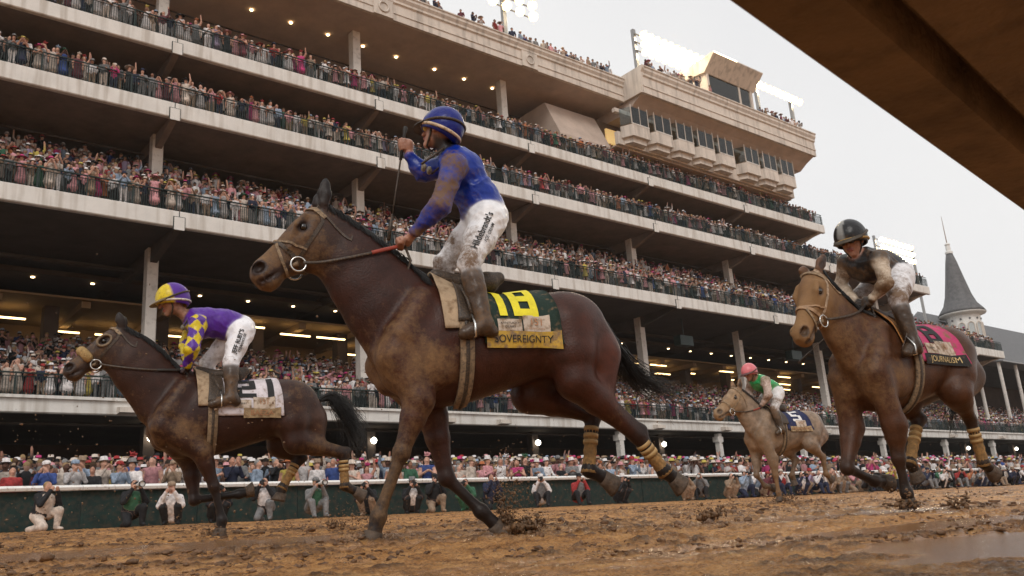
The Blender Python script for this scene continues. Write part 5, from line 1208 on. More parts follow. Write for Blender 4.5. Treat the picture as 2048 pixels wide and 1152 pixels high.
saddle_set(f2, B2, h2, dict(xf=(-0.20, -0.24), xr=(-0.80, -0.86), th=1.75, cloth=cm('white_towel', (0.66, 0.60, 0.62), 0.85, 0.36), under=cm('tan_pad', (0.42, 0.30, 0.19), 0.8, 0.4), num=digits, numpos=(-0.60, 0.74, 0.30, 0.80, 0.0), nummat=M_BLK, girth=-0.22,
  patches=[('p', -0.68, 1.32, 0.20, 0.14, [('151', 0.085, 0, 0.01, 0.8)], 0, M_PATCH, M_GOLDT, 0.0), ('p', -0.48, 1.36, 0.16, 0.10, [('DERBY', 0.026, 0, 0, 1)], 0, M_PATCH, M_BLK, 0.0), ('s', -0.66, 1.66, 0.34, 0.12, [('BAEZA', 0.08, 0, 0, 0.9)], 0, cm('mud_strip', (0.38, 0.27, 0.15), 0.8, 0.5), M_GOLDT, 0.0)]))
stirrup(f2, feet2, h2, -0.22)
hipl, knl = f2.at(482, 666, 0.10), f2.at(462, 725, 0.24); tx = unit(hipl-knl); nl = unit(f2.l*0.95-tx*(f2.l@tx)); ty = np.cross(nl, tx)
V2, T2 = text_tris("JEFF RUBY'S", 0.058, 0.0015, 0.9); project_text(JB2, V2, T2, (hipl*0.5+knl*0.5)+ty*0.012, tx, ty, nl, 0.011, 'sponsor_lettering', M_BLK, j2)
V2, T2 = text_tris('STEAKHOUSE', 0.034, 0.0008, 1.0); project_text(JB2, V2, T2, (hipl*0.5+knl*0.5)-ty*0.030, tx, ty, nl, 0.011, 'sponsor_lettering', M_BLK, j2)
whip(f2.at(367, 735, 0.05), f2.at(418, 838, 0.24), 'thin riding whip hanging beside the shoulder of the number 21 horse', 0.006)

# ================================================================== 3: number 8 with the jockey in black and white
f3 = Frame((1725, 626), 3.55, 5, 1.57)
S3 = dict(name='racehorse', key='h3', seed=3, vox=0.013, label='chestnut brown racehorse with muddy tan face wearing pink number 8 towel', coat=(0.066, 0.025, 0.0105), red=(0.060, 0.028, 0.012), dark=(0.022, 0.013, 0.009),
  mud=dict(barrel=0.24, rump=0.16, shoulder=0.40, chest=0.50, neck=0.34, face=0.80, leg=0.10, hind=0.20), facecol=(0.24, 0.13, 0.06), earcol=(0.10, 0.045, 0.025),
  neckxz=[((0.02, 1.56), (0.30, 1.06)), ((0.17, 1.63), (0.40, 1.22)), ((0.31, 1.72), (0.475, 1.36)), ((0.43, 1.80), (0.53, 1.48)), ((0.51, 1.85), (0.60, 1.56))], poll=(1627, 545), muzzle=(1586, 668), ears=((1650, 508), (1599, 542)), hk=1.12,
  nf=((1789, 850, 0.17), (1797, 917, 0.15), (1813, 985, 0.14), (1820, 1009, 0.14)), ff=((1704, 856, -0.17), (1694, 936, -0.15), (1748, 962, -0.13), (1776, 962, -0.13)),
  nh=(('L', -0.78, 0.2, 0.92), (1940, 838, 0.15), (1967, 926, 0.14), (1988, 944, 0.14)), fh=(('L', -0.62, -0.19, 0.90), (1836, 838, -0.14), (1820, 925, -0.13), (1836, 954, -0.13)), wraps=('nh', 'fh'),
  tail=((1908, 780, 0.0), (1908, 830, 0.0), (1906, 868, 0.0)), tailspread=0.03, ntail=200, figure8=True, nosemat=mat('tan_nose', (0.36, 0.22, 0.12), 0.6, 0.2, 20), bridle=mat('pale_bridle', (0.46, 0.33, 0.22), 0.6, 0.3, 20, dirt=(0.12, 0.07, 0.04), dirt_amt=0.42), hand_l=f3.at(1735, 608, 0.06), hand_r=f3.at(1722, 612, -0.06), gripcol=(0.03, 0.022, 0.018))
h3, B3, _ = make_horse(f3, S3)
TANM = (0.42, 0.25, 0.115)
J3 = dict(key='j3', armk=0.82, label='jockey in black silks with mud-caked tan sleeves riding the pink number 8 towel', vox=0.0105, silk=(0.018, 0.017, 0.018), sleeve=(0.50, 0.40, 0.30), pant=(0.70, 0.68, 0.69), boot=(0.050, 0.030, 0.018), collar=(0.03, 0.03, 0.03), glove=(0.03, 0.022, 0.018),
  mud=dict(silk=0.26, face=0.25, arm_l=0.55, arm_r=0.50, hand=0.3, pant=0.15, knee=0.58, boot=0.34), hs=1.12,
  head=(1703, 482, 0.0), neck=(1716, 512, 0), chest=(1733, 530, 0), waist=(1768, 536, 0), pelvis=(1792, 552, 0), face=(0.90, 0.18, -0.35), hup=(0.2, 0, 1),
  shl=(1758, 520, 0.17), ell=(1772, 565, 0.25), wrl=(1744, 598, 0.12), grl=(1734, 609, 0.06), grip_l=(0.2, 0.9, 0.3), out_l=(0.5, 0.2, 0.8),
  shr=(1694, 526, -0.16), elr=(1682, 572, -0.25), wrr=(1712, 603, -0.12), grr=(1722, 612, -0.06), grip_r=(-0.2, 0.9, -0.3), out_r=(0.5, -0.2, 0.8),
  hipl=(1797, 558, 0.11), knl=(1796, 600, 0.25), anl=(1826, 688, 0.30), toel=(1812, 706, 0.31), hipr=(1768, 558, -0.11), knr=(1714, 598, -0.22), anr=('L', -0.40, -0.31, 1.20), toer=('L', -0.24, -0.32, 1.14),
  cap=lambda x, y, z: (0.24, 0.235, 0.22) if abs(y+0.12) < 0.22 else (0.014, 0.013, 0.014), capmud=lambda x, y, z: 0.1 if z > 0.2 else 0.3, peakcol=(0.05, 0.035, 0.02), bandcol=(0.42, 0.24, 0.06), lens=(0.045, 0.03, 0.025))
j3, JB3, feet3, _ = make_jockey(f3, J3)
digits = digit_block('8')
saddle_set(f3, B3, h3, dict(xf=(-0.20, -0.26), xr=(-0.78, -0.84), th=1.70, cloth=cm('pink_towel', (0.52, 0.055, 0.16), 0.8, 0.40), under=cm('orange_pad', (0.50, 0.22, 0.06), 0.8, 0.4), num=digits, numpos=(-0.55, 0.72, 0.34, 0.80, 0.0), nummat=M_BLK, girth=-0.22,
  patches=[('p', -0.62, 1.26, 0.24, 0.15, [('151', 0.09, 0, 0.01, 0.8)], 0, M_PATCH, M_GOLDT, 0.0), ('p', -0.42, 1.30, 0.15, 0.11, [('DERBY', 0.026, 0, 0, 1)], 0, M_PATCH, M_BLK, 0.0), ('s', -0.56, 1.62, 0.52, 0.11, [('JOURNALISM', 0.085, 0, 0, 0.8)], 0, cm('black_strip', (0.02, 0.018, 0.016), 0.8, 0.32), mat('gold_text', (0.62, 0.45, 0.2), 0.6), 0.0)]))
stirrup(f3, feet3, h3, -0.22)
whip(f3.at(1722, 606, -0.05), f3.at(1597, 726, -0.30), 'riding whip slanting down in front of the chest of the number 8 horse', 0.006)

# ================================================================== 4: the grey with number 5
f4 = Frame((1522, 815), 9.0, 11, 1.6)
S4 = dict(name='racehorse', key='h4', seed=4, vox=0.018, label='muddy dappled grey racehorse wearing dark blue number 5, farthest of the four', coat=(0.21, 0.15, 0.105), red=(0.17, 0.115, 0.085), dark=(0.12, 0.075, 0.045), dapple=True,
  mud=dict(barrel=0.30, rump=0.10, shoulder=0.44, chest=0.58, neck=0.20, face=0.60, leg=0.50, hind=0.44), facecol=(0.30, 0.20, 0.12), earcol=(0.22, 0.12, 0.06),
  neckxz=[((0.02, 1.58), (0.32, 1.10)), ((0.14, 1.68), (0.42, 1.26)), ((0.26, 1.78), (0.49, 1.40)), ((0.38, 1.86), (0.56, 1.52)), ((0.46, 1.90), (0.62, 1.60))], poll=(1474, 782), muzzle=(1427, 822), headlat=(0, 0.10), hk=1.05,
  nf=((1545, 917, 0.17), (1551, 950, 0.15), (1557, 985, 0.14), (1560, 1000, 0.14)), ff=(('L', 0.10, -0.17, 0.80), (1513, 950, -0.15), (1530, 972, -0.13), (1545, 974, -0.13)),
  nh=(('L', -0.80, 0.2, 0.92), (1645, 915, 0.15), (1652, 948, 0.14), (1664, 958, 0.14)), fh=(('L', -0.62, -0.19, 0.90), (1590, 920, -0.14), (1584, 950, -0.13), (1590, 968, -0.13)),
  tail=((1640, 880, 0.0), (1643, 900, 0.0), (1645, 925, 0.0)), tailspread=0.05, ntail=160, manemat=mat('grey_mane', (0.05, 0.035, 0.028), 0.6, 0.3, 20), bridle=M_TAN, hand_l=f4.at(1519, 815, 0.06), hand_r=f4.at(1514, 816, -0.06))
h4, B4, _ = make_horse(f4, S4)
def pat4(V, C, tg, a, fr):
    b_ = tg == 1; loc = (V[b_]-fr.W)@fr.ax().T
    fv = loc[:, 2] < 0.40; C[b_, 3] = np.where(fv, 0.45, 0.02)
J4 = dict(key='j4', label='jockey in pink helmet and green silks riding the grey number 5', vox=0.014, silk=(0.02, 0.30, 0.085), sleeve=(0.52, 0.40, 0.34), pant=(0.66, 0.64, 0.63), boot=(0.055, 0.036, 0.022), collar=(0.3, 0.16, 0.12), glove=(0.03, 0.022, 0.018), pattern=pat4,
  mud=dict(silk=0.05, face=0.3, arm_l=0.44, arm_r=0.44, hand=0.3, pant=0.12, knee=0.56, boot=0.4), hs=1.1,
  head=(1499, 747, 0.0), neck=(1511, 757, 0), chest=(1521, 766, 0), waist=(1540, 776, 0), pelvis=(1551, 785, 0), face=(0.9, 0.1, -0.3), hup=(0.15, 0, 1),
  shl=(1531, 762, 0.17), ell=(1537, 790, 0.25), wrl=(1524, 809, 0.12), grl=(1518, 816, 0.06), grip_l=(0.2, 0.9, 0.3), out_l=(0.5, 0.2, 0.8),
  shr=(1503, 764, -0.16), elr=(1497, 788, -0.25), wrr=(1507, 808, -0.12), grr=(1513, 816, -0.06), grip_r=(-0.2, 0.9, -0.3), out_r=(0.5, -0.2, 0.8),
  hipl=(1554, 788, 0.11), knl=(1549, 818, 0.25), anl=(1562, 857, 0.30), toel=(1554, 867, 0.31), hipr=(1540, 788, -0.11), knr=(1516, 812, -0.22), anr=('L', -0.40, -0.31, 1.20), toer=('L', -0.24, -0.32, 1.14),
  cap=lambda x, y, z: (0.62, 0.17, 0.19), capmud=lambda x, y, z: 0.15, peakcol=(0.10, 0.04, 0.04), bandcol=(0.22, 0.06, 0.06), lens=(0.05, 0.035, 0.03))
j4, JB4, feet4, _ = make_jockey(f4, J4)
digits = digit_block('5')
saddle_set(f4, B4, h4, dict(xf=(-0.22, -0.28), xr=(-0.76, -0.82), th=1.65, cloth=cm('navy_towel', (0.016, 0.022, 0.075), 0.8, 0.30), under=cm('tan_pad', (0.42, 0.30, 0.19)), num=digits, numpos=(-0.55, 0.72, 0.34, 0.80, 0.0), nummat=mat('white_print', (0.72, 0.7, 0.7), 0.7), girth=-0.22,
  patches=[('p', -0.60, 1.26, 0.24, 0.15, [('151', 0.09, 0, 0.01, 0.8)], 0, M_PATCH, M_GOLDT, 0.0), ('s', -0.56, 1.58, 0.46, 0.11, [('AMERICAN PROMISE', 0.055, 0, 0, 0.8)], 0, cm('mud_strip', (0.38, 0.27, 0.15), 0.8, 0.5), M_GOLDT, 0.0)]))
stirrup(f4, feet4, h4, -0.22)

# ------------------------------------------------------------------ people: templates
def person_solids(pose, dress=False, longhair=False, belly=0.0):
    """standing person 1.74 m tall, facing -y; tags 0 skin 1 top 2 bottom 3 hair 4 vest"""
    B = Body((1, 0, 0)); T = dict(k=0.05)
    arms = {'down': ((0.24, 0.02, 1.13), (0.22, -0.06, 0.88)), 'clap': ((0.25, -0.06, 1.14), (0.035, -0.30, 1.27)), 'phone': ((0.22, -0.16, 1.20), (0.055, -0.29, 1.52)),
            'up': ((0.27, -0.06, 1.60), (0.24, -0.12, 1.92)), 'rail': ((0.25, -0.08, 1.15), (0.20, -0.34, 1.10)), 'point': ((0.23, -0.22, 1.42), (0.20, -0.50, 1.56)), 'face': ((0.25, -0.14, 1.26), (0.06, -0.15, 1.52))}
    L, R = {'down': ('down', 'down'), 'clap': ('clap', 'clap'), 'phone': ('phone', 'phone'), 'cheer': ('up', 'down'), 'cheer2': ('up', 'up'), 'rail': ('rail', 'rail'), 'point': ('point', 'rail'), 'face': ('face', 'face')}[pose]
    B.chain([(0, 0, 0.95), (0, 0, 1.10), (0, -0.005, 1.28), (0, 0, 1.38)], [0.135, 0.125+belly, 0.135+belly*0.4, 0.10], col=(1, 0, 0), k=0.05, sq=1.22, tag=1)
    B.cone((0, 0, 1.40), (0, -0.015, 1.50), 0.055, 0.052, k=0.03, tag=0)
    B.ell((0, -0.02, 1.61), np.eye(3), (0.078, 0.095, 0.118), k=0.02, tag=0)
    B.cone((0, -0.105, 1.62), (0, -0.125, 1.585), 0.010, 0.017, k=0.02, tag=0)
    B.ell((0, 0.012, 1.655), np.eye(3), (0.086, 0.098, 0.095), k=0.015, tag=3)
    if longhair: B.chain([(0, 0.06, 1.62), (0, 0.075, 1.45), (0, 0.08, 1.36)], [0.085, 0.075, 0.05], k=0.03, sq=1.3, tag=3)
    for s, ar in ((1, L), (-1, R)):
        e, h = arms[ar]; e = A3(s*e[0], e[1], e[2]); h = A3(s*h[0], h[1], h[2]); sh = A3(s*0.175, 0, 1.395)
        B.cone((0, 0, 1.36), sh, 0.085, 0.068, k=0.04, tag=1)
        B.chain([sh, e], [0.066, 0.052], k=0.03, tag=1 if not dress else 0); B.chain([e, e+(h-e)*0.8], [0.052, 0.038], k=0.03, tag=1 if not dress else 0)
        B.chain([e+(h-e)*0.8, h, h+unit(h-e)*0.06], [0.034, 0.040, 0.026], k=0.02, tag=0)
        hp_, kn, an = A3(s*0.095, 0, 0.90), A3(s*0.10, -0.01, 0.50), A3(s*0.11, 0.01, 0.09)
        if dress:
            B.chain([kn, an], [0.052, 0.036], k=0.02, tag=0)
        else:
            B.chain([A3(0, 0, 0.93), hp_, kn, an], [0.11, 0.105, 0.075, 0.058], k=0.03, tag=2)
        B.chain([an+A3(0, 0.02, -0.03), an+A3(s*0.02, -0.13, -0.045)], [0.045, 0.036], k=0.02, tag=2)
    if dress: B.chain([(0, 0, 1.04), (0, 0, 0.85), (0, 0, 0.52)], [0.125, 0.17, 0.235], k=0.05, sq=1.1, tag=1)
    return B
def crouch_solids(kind):
    """photographers: 'kneel', 'squat' or 'sit', hands at the face as if holding a camera"""
    B = Body((1, 0, 0)); z = {'kneel': 0.36, 'squat': 0.24, 'sit': 0.30}[kind]; ln = {'kneel': -0.12, 'squat': -0.20, 'sit': -0.16}[kind]
    sp = [A3(0, 0, z), A3(0, ln*0.5, z+0.17), A3(0, ln, z+0.36), A3(0, ln*1.05, z+0.45)]
    B.chain(sp, [0.185, 0.175, 0.175, 0.11], k=0.05, sq=1.2, tag=1)
    B.chain([sp[1]+A3(0, -0.02, 0), sp[2]+A3(0, -0.02, -0.02)], [0.182, 0.182], k=0.03, sq=1.15, tag=4)
    hd = sp[3]+A3(0, ln*0.3-0.03, 0.20)
    B.cone(sp[3], hd, 0.055, 0.055, k=0.03, tag=0); B.ell(hd, np.eye(3), (0.080, 0.098, 0.115), k=0.02, tag=0); B.ell(hd+A3(0, 0.025, 0.03), np.eye(3), (0.086, 0.092, 0.095), k=0.015, tag=3)
    B.cone(hd+A3(0, -0.09, 0), hd+A3(0, -0.11, -0.03), 0.010, 0.016, k=0.02, tag=0)
    for s in (1, -1):
        sh = sp[2]+A3(s*0.19, 0, 0.06); el = sh+A3(s*0.08, -0.16, -0.18); ha = hd+A3(s*0.06, -0.22, -0.04)
        B.chain([sp[2]+A3(0, 0, 0.05), sh, el, el+(ha-el)*0.8], [0.10, 0.092, 0.074, 0.052], k=0.04, tag=1)
        B.chain([el+(ha-el)*0.8, ha], [0.036, 0.042], k=0.02, tag=0)
        if kind == 'kneel':
            J = [A3(s*0.10, 0, z), A3(s*0.17, -0.40, 0.46), A3(s*0.17, -0.34, 0.09)] if s > 0 else [A3(s*0.10, 0, z), A3(s*0.16, -0.30, 0.10), A3(s*0.14, 0.16, 0.07)]
        elif kind == 'squat': J = [A3(s*0.10, 0, z), A3(s*0.19, -0.36, 0.46), A3(s*0.15, -0.12, 0.09)]
        else: J = [A3(s*0.10, 0, z), A3(s*0.20, -0.42, 0.44), A3(s*0.17, -0.50, 0.09)]
        B.chain(J, [0.13, 0.098, 0.066], k=0.04, tag=2)
        B.chain([J[2]+A3(0, 0.02, -0.02), J[2]+A3(s*0.02, -0.15, -0.035)], [0.045, 0.038], k=0.02, tag=2)
    return B, hd
TEMPL = {}
def template(key, B, vox):
    V, Q, C = B.surface(vox, 0.01, 1); tg = B.tagv
    R = np.stack([(tg == 1), (tg == 2), (tg == 3), (tg == 4)], 1).astype(float)
    me = np_mesh('person', V, Q, R, 'Reg'); me.polygons.foreach_set('use_smooth', np.ones(len(me.polygons), bool)); me.materials.append(M_PERSON); TEMPL[key] = me; return me
M_PERSON = bpy.data.materials.new('clothed_person'); M_PERSON.use_nodes = True
def _person_nodes(m, hat=False):
    n = m.node_tree.nodes; l = m.node_tree.links; p = n['Principled BSDF']; p.inputs['Roughness'].default_value = 0.8; p.inputs['Specular IOR Level'].default_value = 0.25
    def oc(nm): a = n.new('ShaderNodeAttribute'); a.attribute_type = 'OBJECT'; a.attribute_name = nm; return a.outputs['Color']
    src = oc('hat_c') if hat else oc('skin_c')
    if not hat:
        g = n.new('ShaderNodeAttribute'); g.attribute_name = 'Reg'; s = n.new('ShaderNodeSeparateColor'); l.new(g.outputs['Color'], s.inputs[0])
        for fac, nm in ((s.outputs[0], 'top_c'), (s.outputs[1], 'bottom_c'), (s.outputs[2], 'hair_c'), (g.outputs['Alpha'], 'vest_c')):
            mm = n.new('ShaderNodeMix'); mm.data_type = 'RGBA'; l.new(fac, mm.inputs['Factor']); l.new(src, mm.inputs['A']); l.new(oc(nm), mm.inputs['B']); src = mm.outputs['Result']
    tc = n.new('ShaderNodeTexCoord'); t = n.new('ShaderNodeTexNoise'); t.inputs['Scale'].default_value = 12; l.new(tc.outputs['Object'], t.inputs['Vector'])
    mr = n.new('ShaderNodeMapRange'); mr.inputs[1].default_value = 0.3; mr.inputs[2].default_value = 0.7; mr.inputs[3].default_value = 0.65; mr.inputs[4].default_value = 1.2; l.new(t.outputs['Fac'], mr.inputs[0])
    mv = n.new('ShaderNodeMix'); mv.data_type = 'RGBA'; mv.blend_type = 'MULTIPLY'; mv.inputs['Factor'].default_value = 1; l.new(src, mv.inputs['A']); l.new(mr.outputs[0], mv.inputs['B'])
    l.new(mv.outputs['Result'], p.inputs['Base Color'])
    b = n.new('ShaderNodeBump'); b.inputs['Strength'].default_value = 0.5; b.inputs['Distance'].default_value = 0.03; l.new(t.outputs['Fac'], b.inputs['Height']); l.new(b.outputs['Normal'], p.inputs['Normal'])
_person_nodes(M_PERSON); M_HAT = bpy.data.materials.new('hat_fabric'); M_HAT.use_nodes = True; _person_nodes(M_HAT, True)
for ps in ('down', 'clap', 'phone', 'cheer', 'cheer2', 'rail', 'point', 'face'):
    for dr in (False, True):
        if dr and ps in ('rail', 'face', 'point'): continue
        template((ps, dr), person_solids(ps, dr, dr, 0.02 if (not dr and ps in ('down', 'rail')) else 0), 0.031)
HEADC = {}
for kd in ('kneel', 'squat', 'sit'):
    B_, hd_ = crouch_solids(kd); HEADC[kd] = hd_; template(kd, B_, 0.024)
def hat_mesh(kind):
    mb = MB()
    if kind == 'sun hat': mb.lathe([(0.22, -0.02), (0.24, -0.03), (0.12, 0.005), (0.105, 0.03), (0.095, 0.09), (0.05, 0.115), (0.01, 0.12)], seg=14)
    elif kind == 'fedora': mb.lathe([(0.145, -0.005), (0.155, -0.012), (0.10, 0.0), (0.10, 0.05), (0.085, 0.11), (0.04, 0.10), (0.01, 0.095)], seg=12)
    elif kind == 'cap':
        mb.lathe([(0.098, -0.02), (0.10, 0.02), (0.085, 0.065), (0.04, 0.09), (0.01, 0.093)], seg=12); mb.add([(-0.07, -0.08, 0), (0.07, -0.08, 0), (0.06, -0.17, -0.02), (-0.06, -0.17, -0.02), (-0.07, -0.08, -0.012), (0.07, -0.08, -0.012), (0.06, -0.17, -0.03), (-0.06, -0.17, -0.03)], [(0, 1, 2, 3), (7, 6, 5, 4), (2, 6, 7, 3), (1, 5, 6, 2), (0, 3, 7, 4)])
    else:
        for i in range(9):
            a = i*0.9; mb.tube([(0.02, 0, 0.05), (0.03+0.06*math.cos(a), 0.05*math.sin(a), 0.11+0.02*math.sin(2*a)), (0.03+0.11*math.cos(a), 0.09*math.sin(a), 0.13+0.05*math.sin(3*a))], [0.02, 0.035, 0.008], 5)
        mb.lathe([(0.09, 0.045), (0.07, 0.065), (0.01, 0.08)], seg=8)
    me = mb.mesh('hat'); me.materials.append(M_HAT); me.polygons.foreach_set('use_smooth', np.ones(len(me.polygons), bool)); return me
HATS = {k: hat_mesh(k) for k in ('sun hat', 'fedora', 'cap', 'fascinator')}
CLR = {'white': (0.70, 0.66, 0.65), 'cream': (0.58, 0.49, 0.42), 'pink': (0.60, 0.29, 0.31), 'hot pink': (0.46, 0.05, 0.17), 'red': (0.34, 0.04, 0.04), 'black': (0.020, 0.020, 0.022), 'navy': (0.025, 0.030, 0.060), 'grey': (0.19, 0.185, 0.185),
       'light blue': (0.28, 0.35, 0.45), 'blue': (0.045, 0.08, 0.25), 'green': (0.045, 0.13, 0.075), 'yellow': (0.48, 0.38, 0.09), 'lavender': (0.31, 0.25, 0.36), 'tan': (0.30, 0.215, 0.15), 'maroon': (0.13, 0.035, 0.045), 'orange': (0.44, 0.15, 0.06)}
SKINS = [(0.50, 0.28, 0.20), (0.42, 0.22, 0.155), (0.55, 0.32, 0.24), (0.22, 0.11, 0.07), (0.10, 0.05, 0.035)]; HAIRS = [(0.03, 0.02, 0.014), (0.10, 0.055, 0.03), (0.012, 0.010, 0.010), (0.30, 0.20, 0.10), (0.25, 0.24, 0.23)]
NAMEC = list(CLR); WT_M = [4.0, 1.6, 1.6, 0.1, 0.2, 2.2, 2.2, 2.6, 1.7, 0.3, 0.2, 0.1, 0.3, 1.6, 0.5, 0.1]; WT_D = [4.2, 1.8, 3.6, 0.9, 0.8, 1.3, 0.6, 1.4, 1.0, 0.3, 0.5, 0.4, 0.7, 1.2, 0.7, 0.3]
R5 = random.Random(55)
POSEW = {'down': '', 'clap': 'clapping', 'phone': 'holding phone', 'cheer': 'arm raised', 'cheer2': 'arms raised', 'rail': 'hands out', 'point': 'pointing', 'face': 'hands at face'}
made = []
def set_cols(o, skin, hair, top, bottom, vest=None):
    o['skin_c'] = skin; o['hair_c'] = hair; o['top_c'] = top; o['bottom_c'] = bottom; o['vest_c'] = vest or top
def add_person(x, y, z, where, group, rot=None, pose=None, dress=None, top=None, bottom=None, hat=None, hatc=None, scale=None, R=R5):
    dress = (R.random() < 0.45) if dress is None else dress
    pose = pose or R.choices(['down', 'clap', 'phone', 'cheer', 'cheer2'], [5, 6, 2.4, 0.7, 0.3])[0] if dress else R.choices(['down', 'clap', 'phone', 'cheer', 'rail', 'point', 'cheer2', 'face'], [4, 5, 3, 0.8, 3, 1, 0.4, 1.5])[0]
    top = top or R.choices(NAMEC, WT_D if dress else WT_M)[0]; bottom = bottom or R.choice(['grey', 'navy', 'tan', 'black', 'cream', 'white'])
    o = bpy.data.objects.new('person', TEMPL[(pose, dress)]); COL.objects.link(o); s = scale or R.uniform(0.92, 1.10)
    o.location = (x, y, z); o.rotation_euler = (0, 0, rot if rot is not None else R.uniform(-0.75, 0.35)); o.scale = (s*R.uniform(0.97, 1.1), s, s)
    kq = R.uniform(0.6, 1.08); set_cols(o, R.choices(SKINS, [4, 3, 3, 1.2, 1])[0], R.choice(HAIRS), tuple(c*kq for c in CLR[top]), CLR[bottom])
    hat = hat if hat is not None else (R.choices(['', 'sun hat', 'fascinator'], [4, 3.2, 2.2])[0] if dress else R.choices(['', 'fedora', 'cap'], [5, 3, 1.3])[0])
    hw = ''
    if hat:
        hatc = hatc or (R.choice(['white', 'pink', 'hot pink', 'red', 'black', 'cream', 'yellow', 'light blue', 'orange', 'green']) if dress else R.choice(['cream', 'white', 'tan', 'grey', 'navy', 'red']))
        h = bpy.data.objects.new('hat', HATS[hat]); COL.objects.link(h); h.parent = o; h.location = (0, -0.012, 1.70); h.rotation_euler = (R.uniform(-0.15, 0.1), R.uniform(-0.15, 0.15), 0); h['hat_c'] = CLR[hatc]
        hw = ', %s %s' % (hatc, hat)
    base = 'person in %s %s%s' % (top, 'dress' if dress else R.choice(['jacket', 'shirt']), hw)
    if POSEW[pose]: base += ', '+POSEW[pose]
    made.append((o, base, where, group)); return o
def finish_labels():
    seen = {}
    for o, base, where, group in made:
        seen.setdefault(base+', '+where, []).append(o); o['category'] = 'person'; o['group'] = group
    W_ = ['first', 'second', 'third', 'fourth', 'fifth', 'sixth', 'seventh', 'eighth', 'ninth', 'tenth']
    for lb, os_ in seen.items():
        os_.sort(key=lambda o: proj(o.location)[0])
        for i, o in enumerate(os_): o['label'] = lb if len(os_) == 1 else lb+', %s from left' % W_[min(i, 9)]

# low-detail people for the mass of the crowd: rings lofted into one closed figure each
def loft_person(pose, dress):
    vs, fs, rg = [], [], []
    def tube(pts, rad, seg, reg, sx=1.0):
        b = len(vs)
        P_ = [A3(*p) for p in pts]
        for i, p in enumerate(P_):
            t = unit(P_[min(i+1, len(P_)-1)]-P_[max(i-1, 0)]); a = A3(0, 1, 0) if abs(t[1]) < 0.9 else A3(1, 0, 0); u = unit(np.cross(a, t)); w = np.cross(t, u)
            for k in range(seg):
                th = 2*math.pi*k/seg; d = u*math.cos(th)*rad[i]*sx+w*math.sin(th)*rad[i]; vs.append(p+d); rg.append(reg if not isinstance(reg, list) else reg[i])
        n_ = len(P_)
        for i in range(n_-1):
            for k in range(seg): fs.append((b+i*seg+k, b+i*seg+(k+1) % seg, b+(i+1)*seg+(k+1) % seg, b+(i+1)*seg+k))
    tube([(0, 0, 0.86), (0, 0, 1.08), (0, 0, 1.30), (0, 0, 1.42), (0, -0.01, 1.47)], [0.13, 0.125, 0.15, 0.10, 0.055], 7, 1, 1.25)
    tube([(0, -0.01, 1.47), (0, -0.02, 1.52), (0, -0.02, 1.60)], [0.05, 0.075, 0.095], 6, 0); tube([(0, -0.005, 1.60), (0, 0, 1.67), (0, 0.0, 1.72), (0, 0, 1.735)], [0.098, 0.092, 0.055, 0.01], 6, 3)
    arms = {'down': ((0.25, 0.0, 1.12), (0.22, -0.10, 0.88)), 'clap': ((0.25, -0.06, 1.15), (0.03, -0.30, 1.28)), 'up': ((0.27, -0.06, 1.60), (0.22, -0.12, 1.92)), 'phone': ((0.22, -0.16, 1.2), (0.05, -0.28, 1.52))}
    for s, ar in ((1, pose[0]), (-1, pose[1])):
        e, h = arms[ar]; tube([(s*0.17, 0, 1.40), (s*e[0], e[1], e[2]), (s*h[0], h[1], h[2]), (s*h[0]*0.9, h[1]-0.02, h[2]+0.09 if ar != 'down' else h[2]-0.09)], [0.072, 0.058, 0.048, 0.026], 4, [1, 1 if not dress else 0, 0, 0])
    if dress: tube([(0, 0, 0.90), (0, 0, 0.5)], [0.15, 0.24], 7, 1); [tube([(s*0.09, 0, 0.5), (s*0.09, 0, 0.03)], [0.05, 0.04], 4, 0) for s in (1, -1)]
    else: [tube([(s*0.09, 0, 0.90), (s*0.10, 0, 0.48), (s*0.10, 0, 0.03)], [0.11, 0.075, 0.055], 5, 2) for s in (1, -1)]
    return np.array(vs), np.array(fs), np.array(rg)
LP = [loft_person(p, d) for p in (('down', 'down'), ('clap', 'clap'), ('up', 'down'), ('phone', 'phone'), ('up', 'up'), ('down', 'up')) for d in (False, True)]
def lp_hat(kind):
    pr = [(0.24, -0.02), (0.11, 0.01), (0.10, 0.09), (0.01, 0.11)] if kind == 0 else [(0.15, 0.0), (0.10, 0.0), (0.09, 0.09), (0.01, 0.09)]; seg = 7
    vs = [A3(r*math.cos(2*math.pi*k/seg), r*math.sin(2*math.pi*k/seg), 1.67+z) for r, z in pr for k in range(seg)]
    fs = [(i*seg+k, i*seg+(k+1) % seg, (i+1)*seg+(k+1) % seg, (i+1)*seg+k) for i in range(3) for k in range(seg)]; return np.array(vs), np.array(fs)
LH = [lp_hat(0), lp_hat(1)]
mass_V, mass_F, mass_C, mass_n = [], [], [], 0
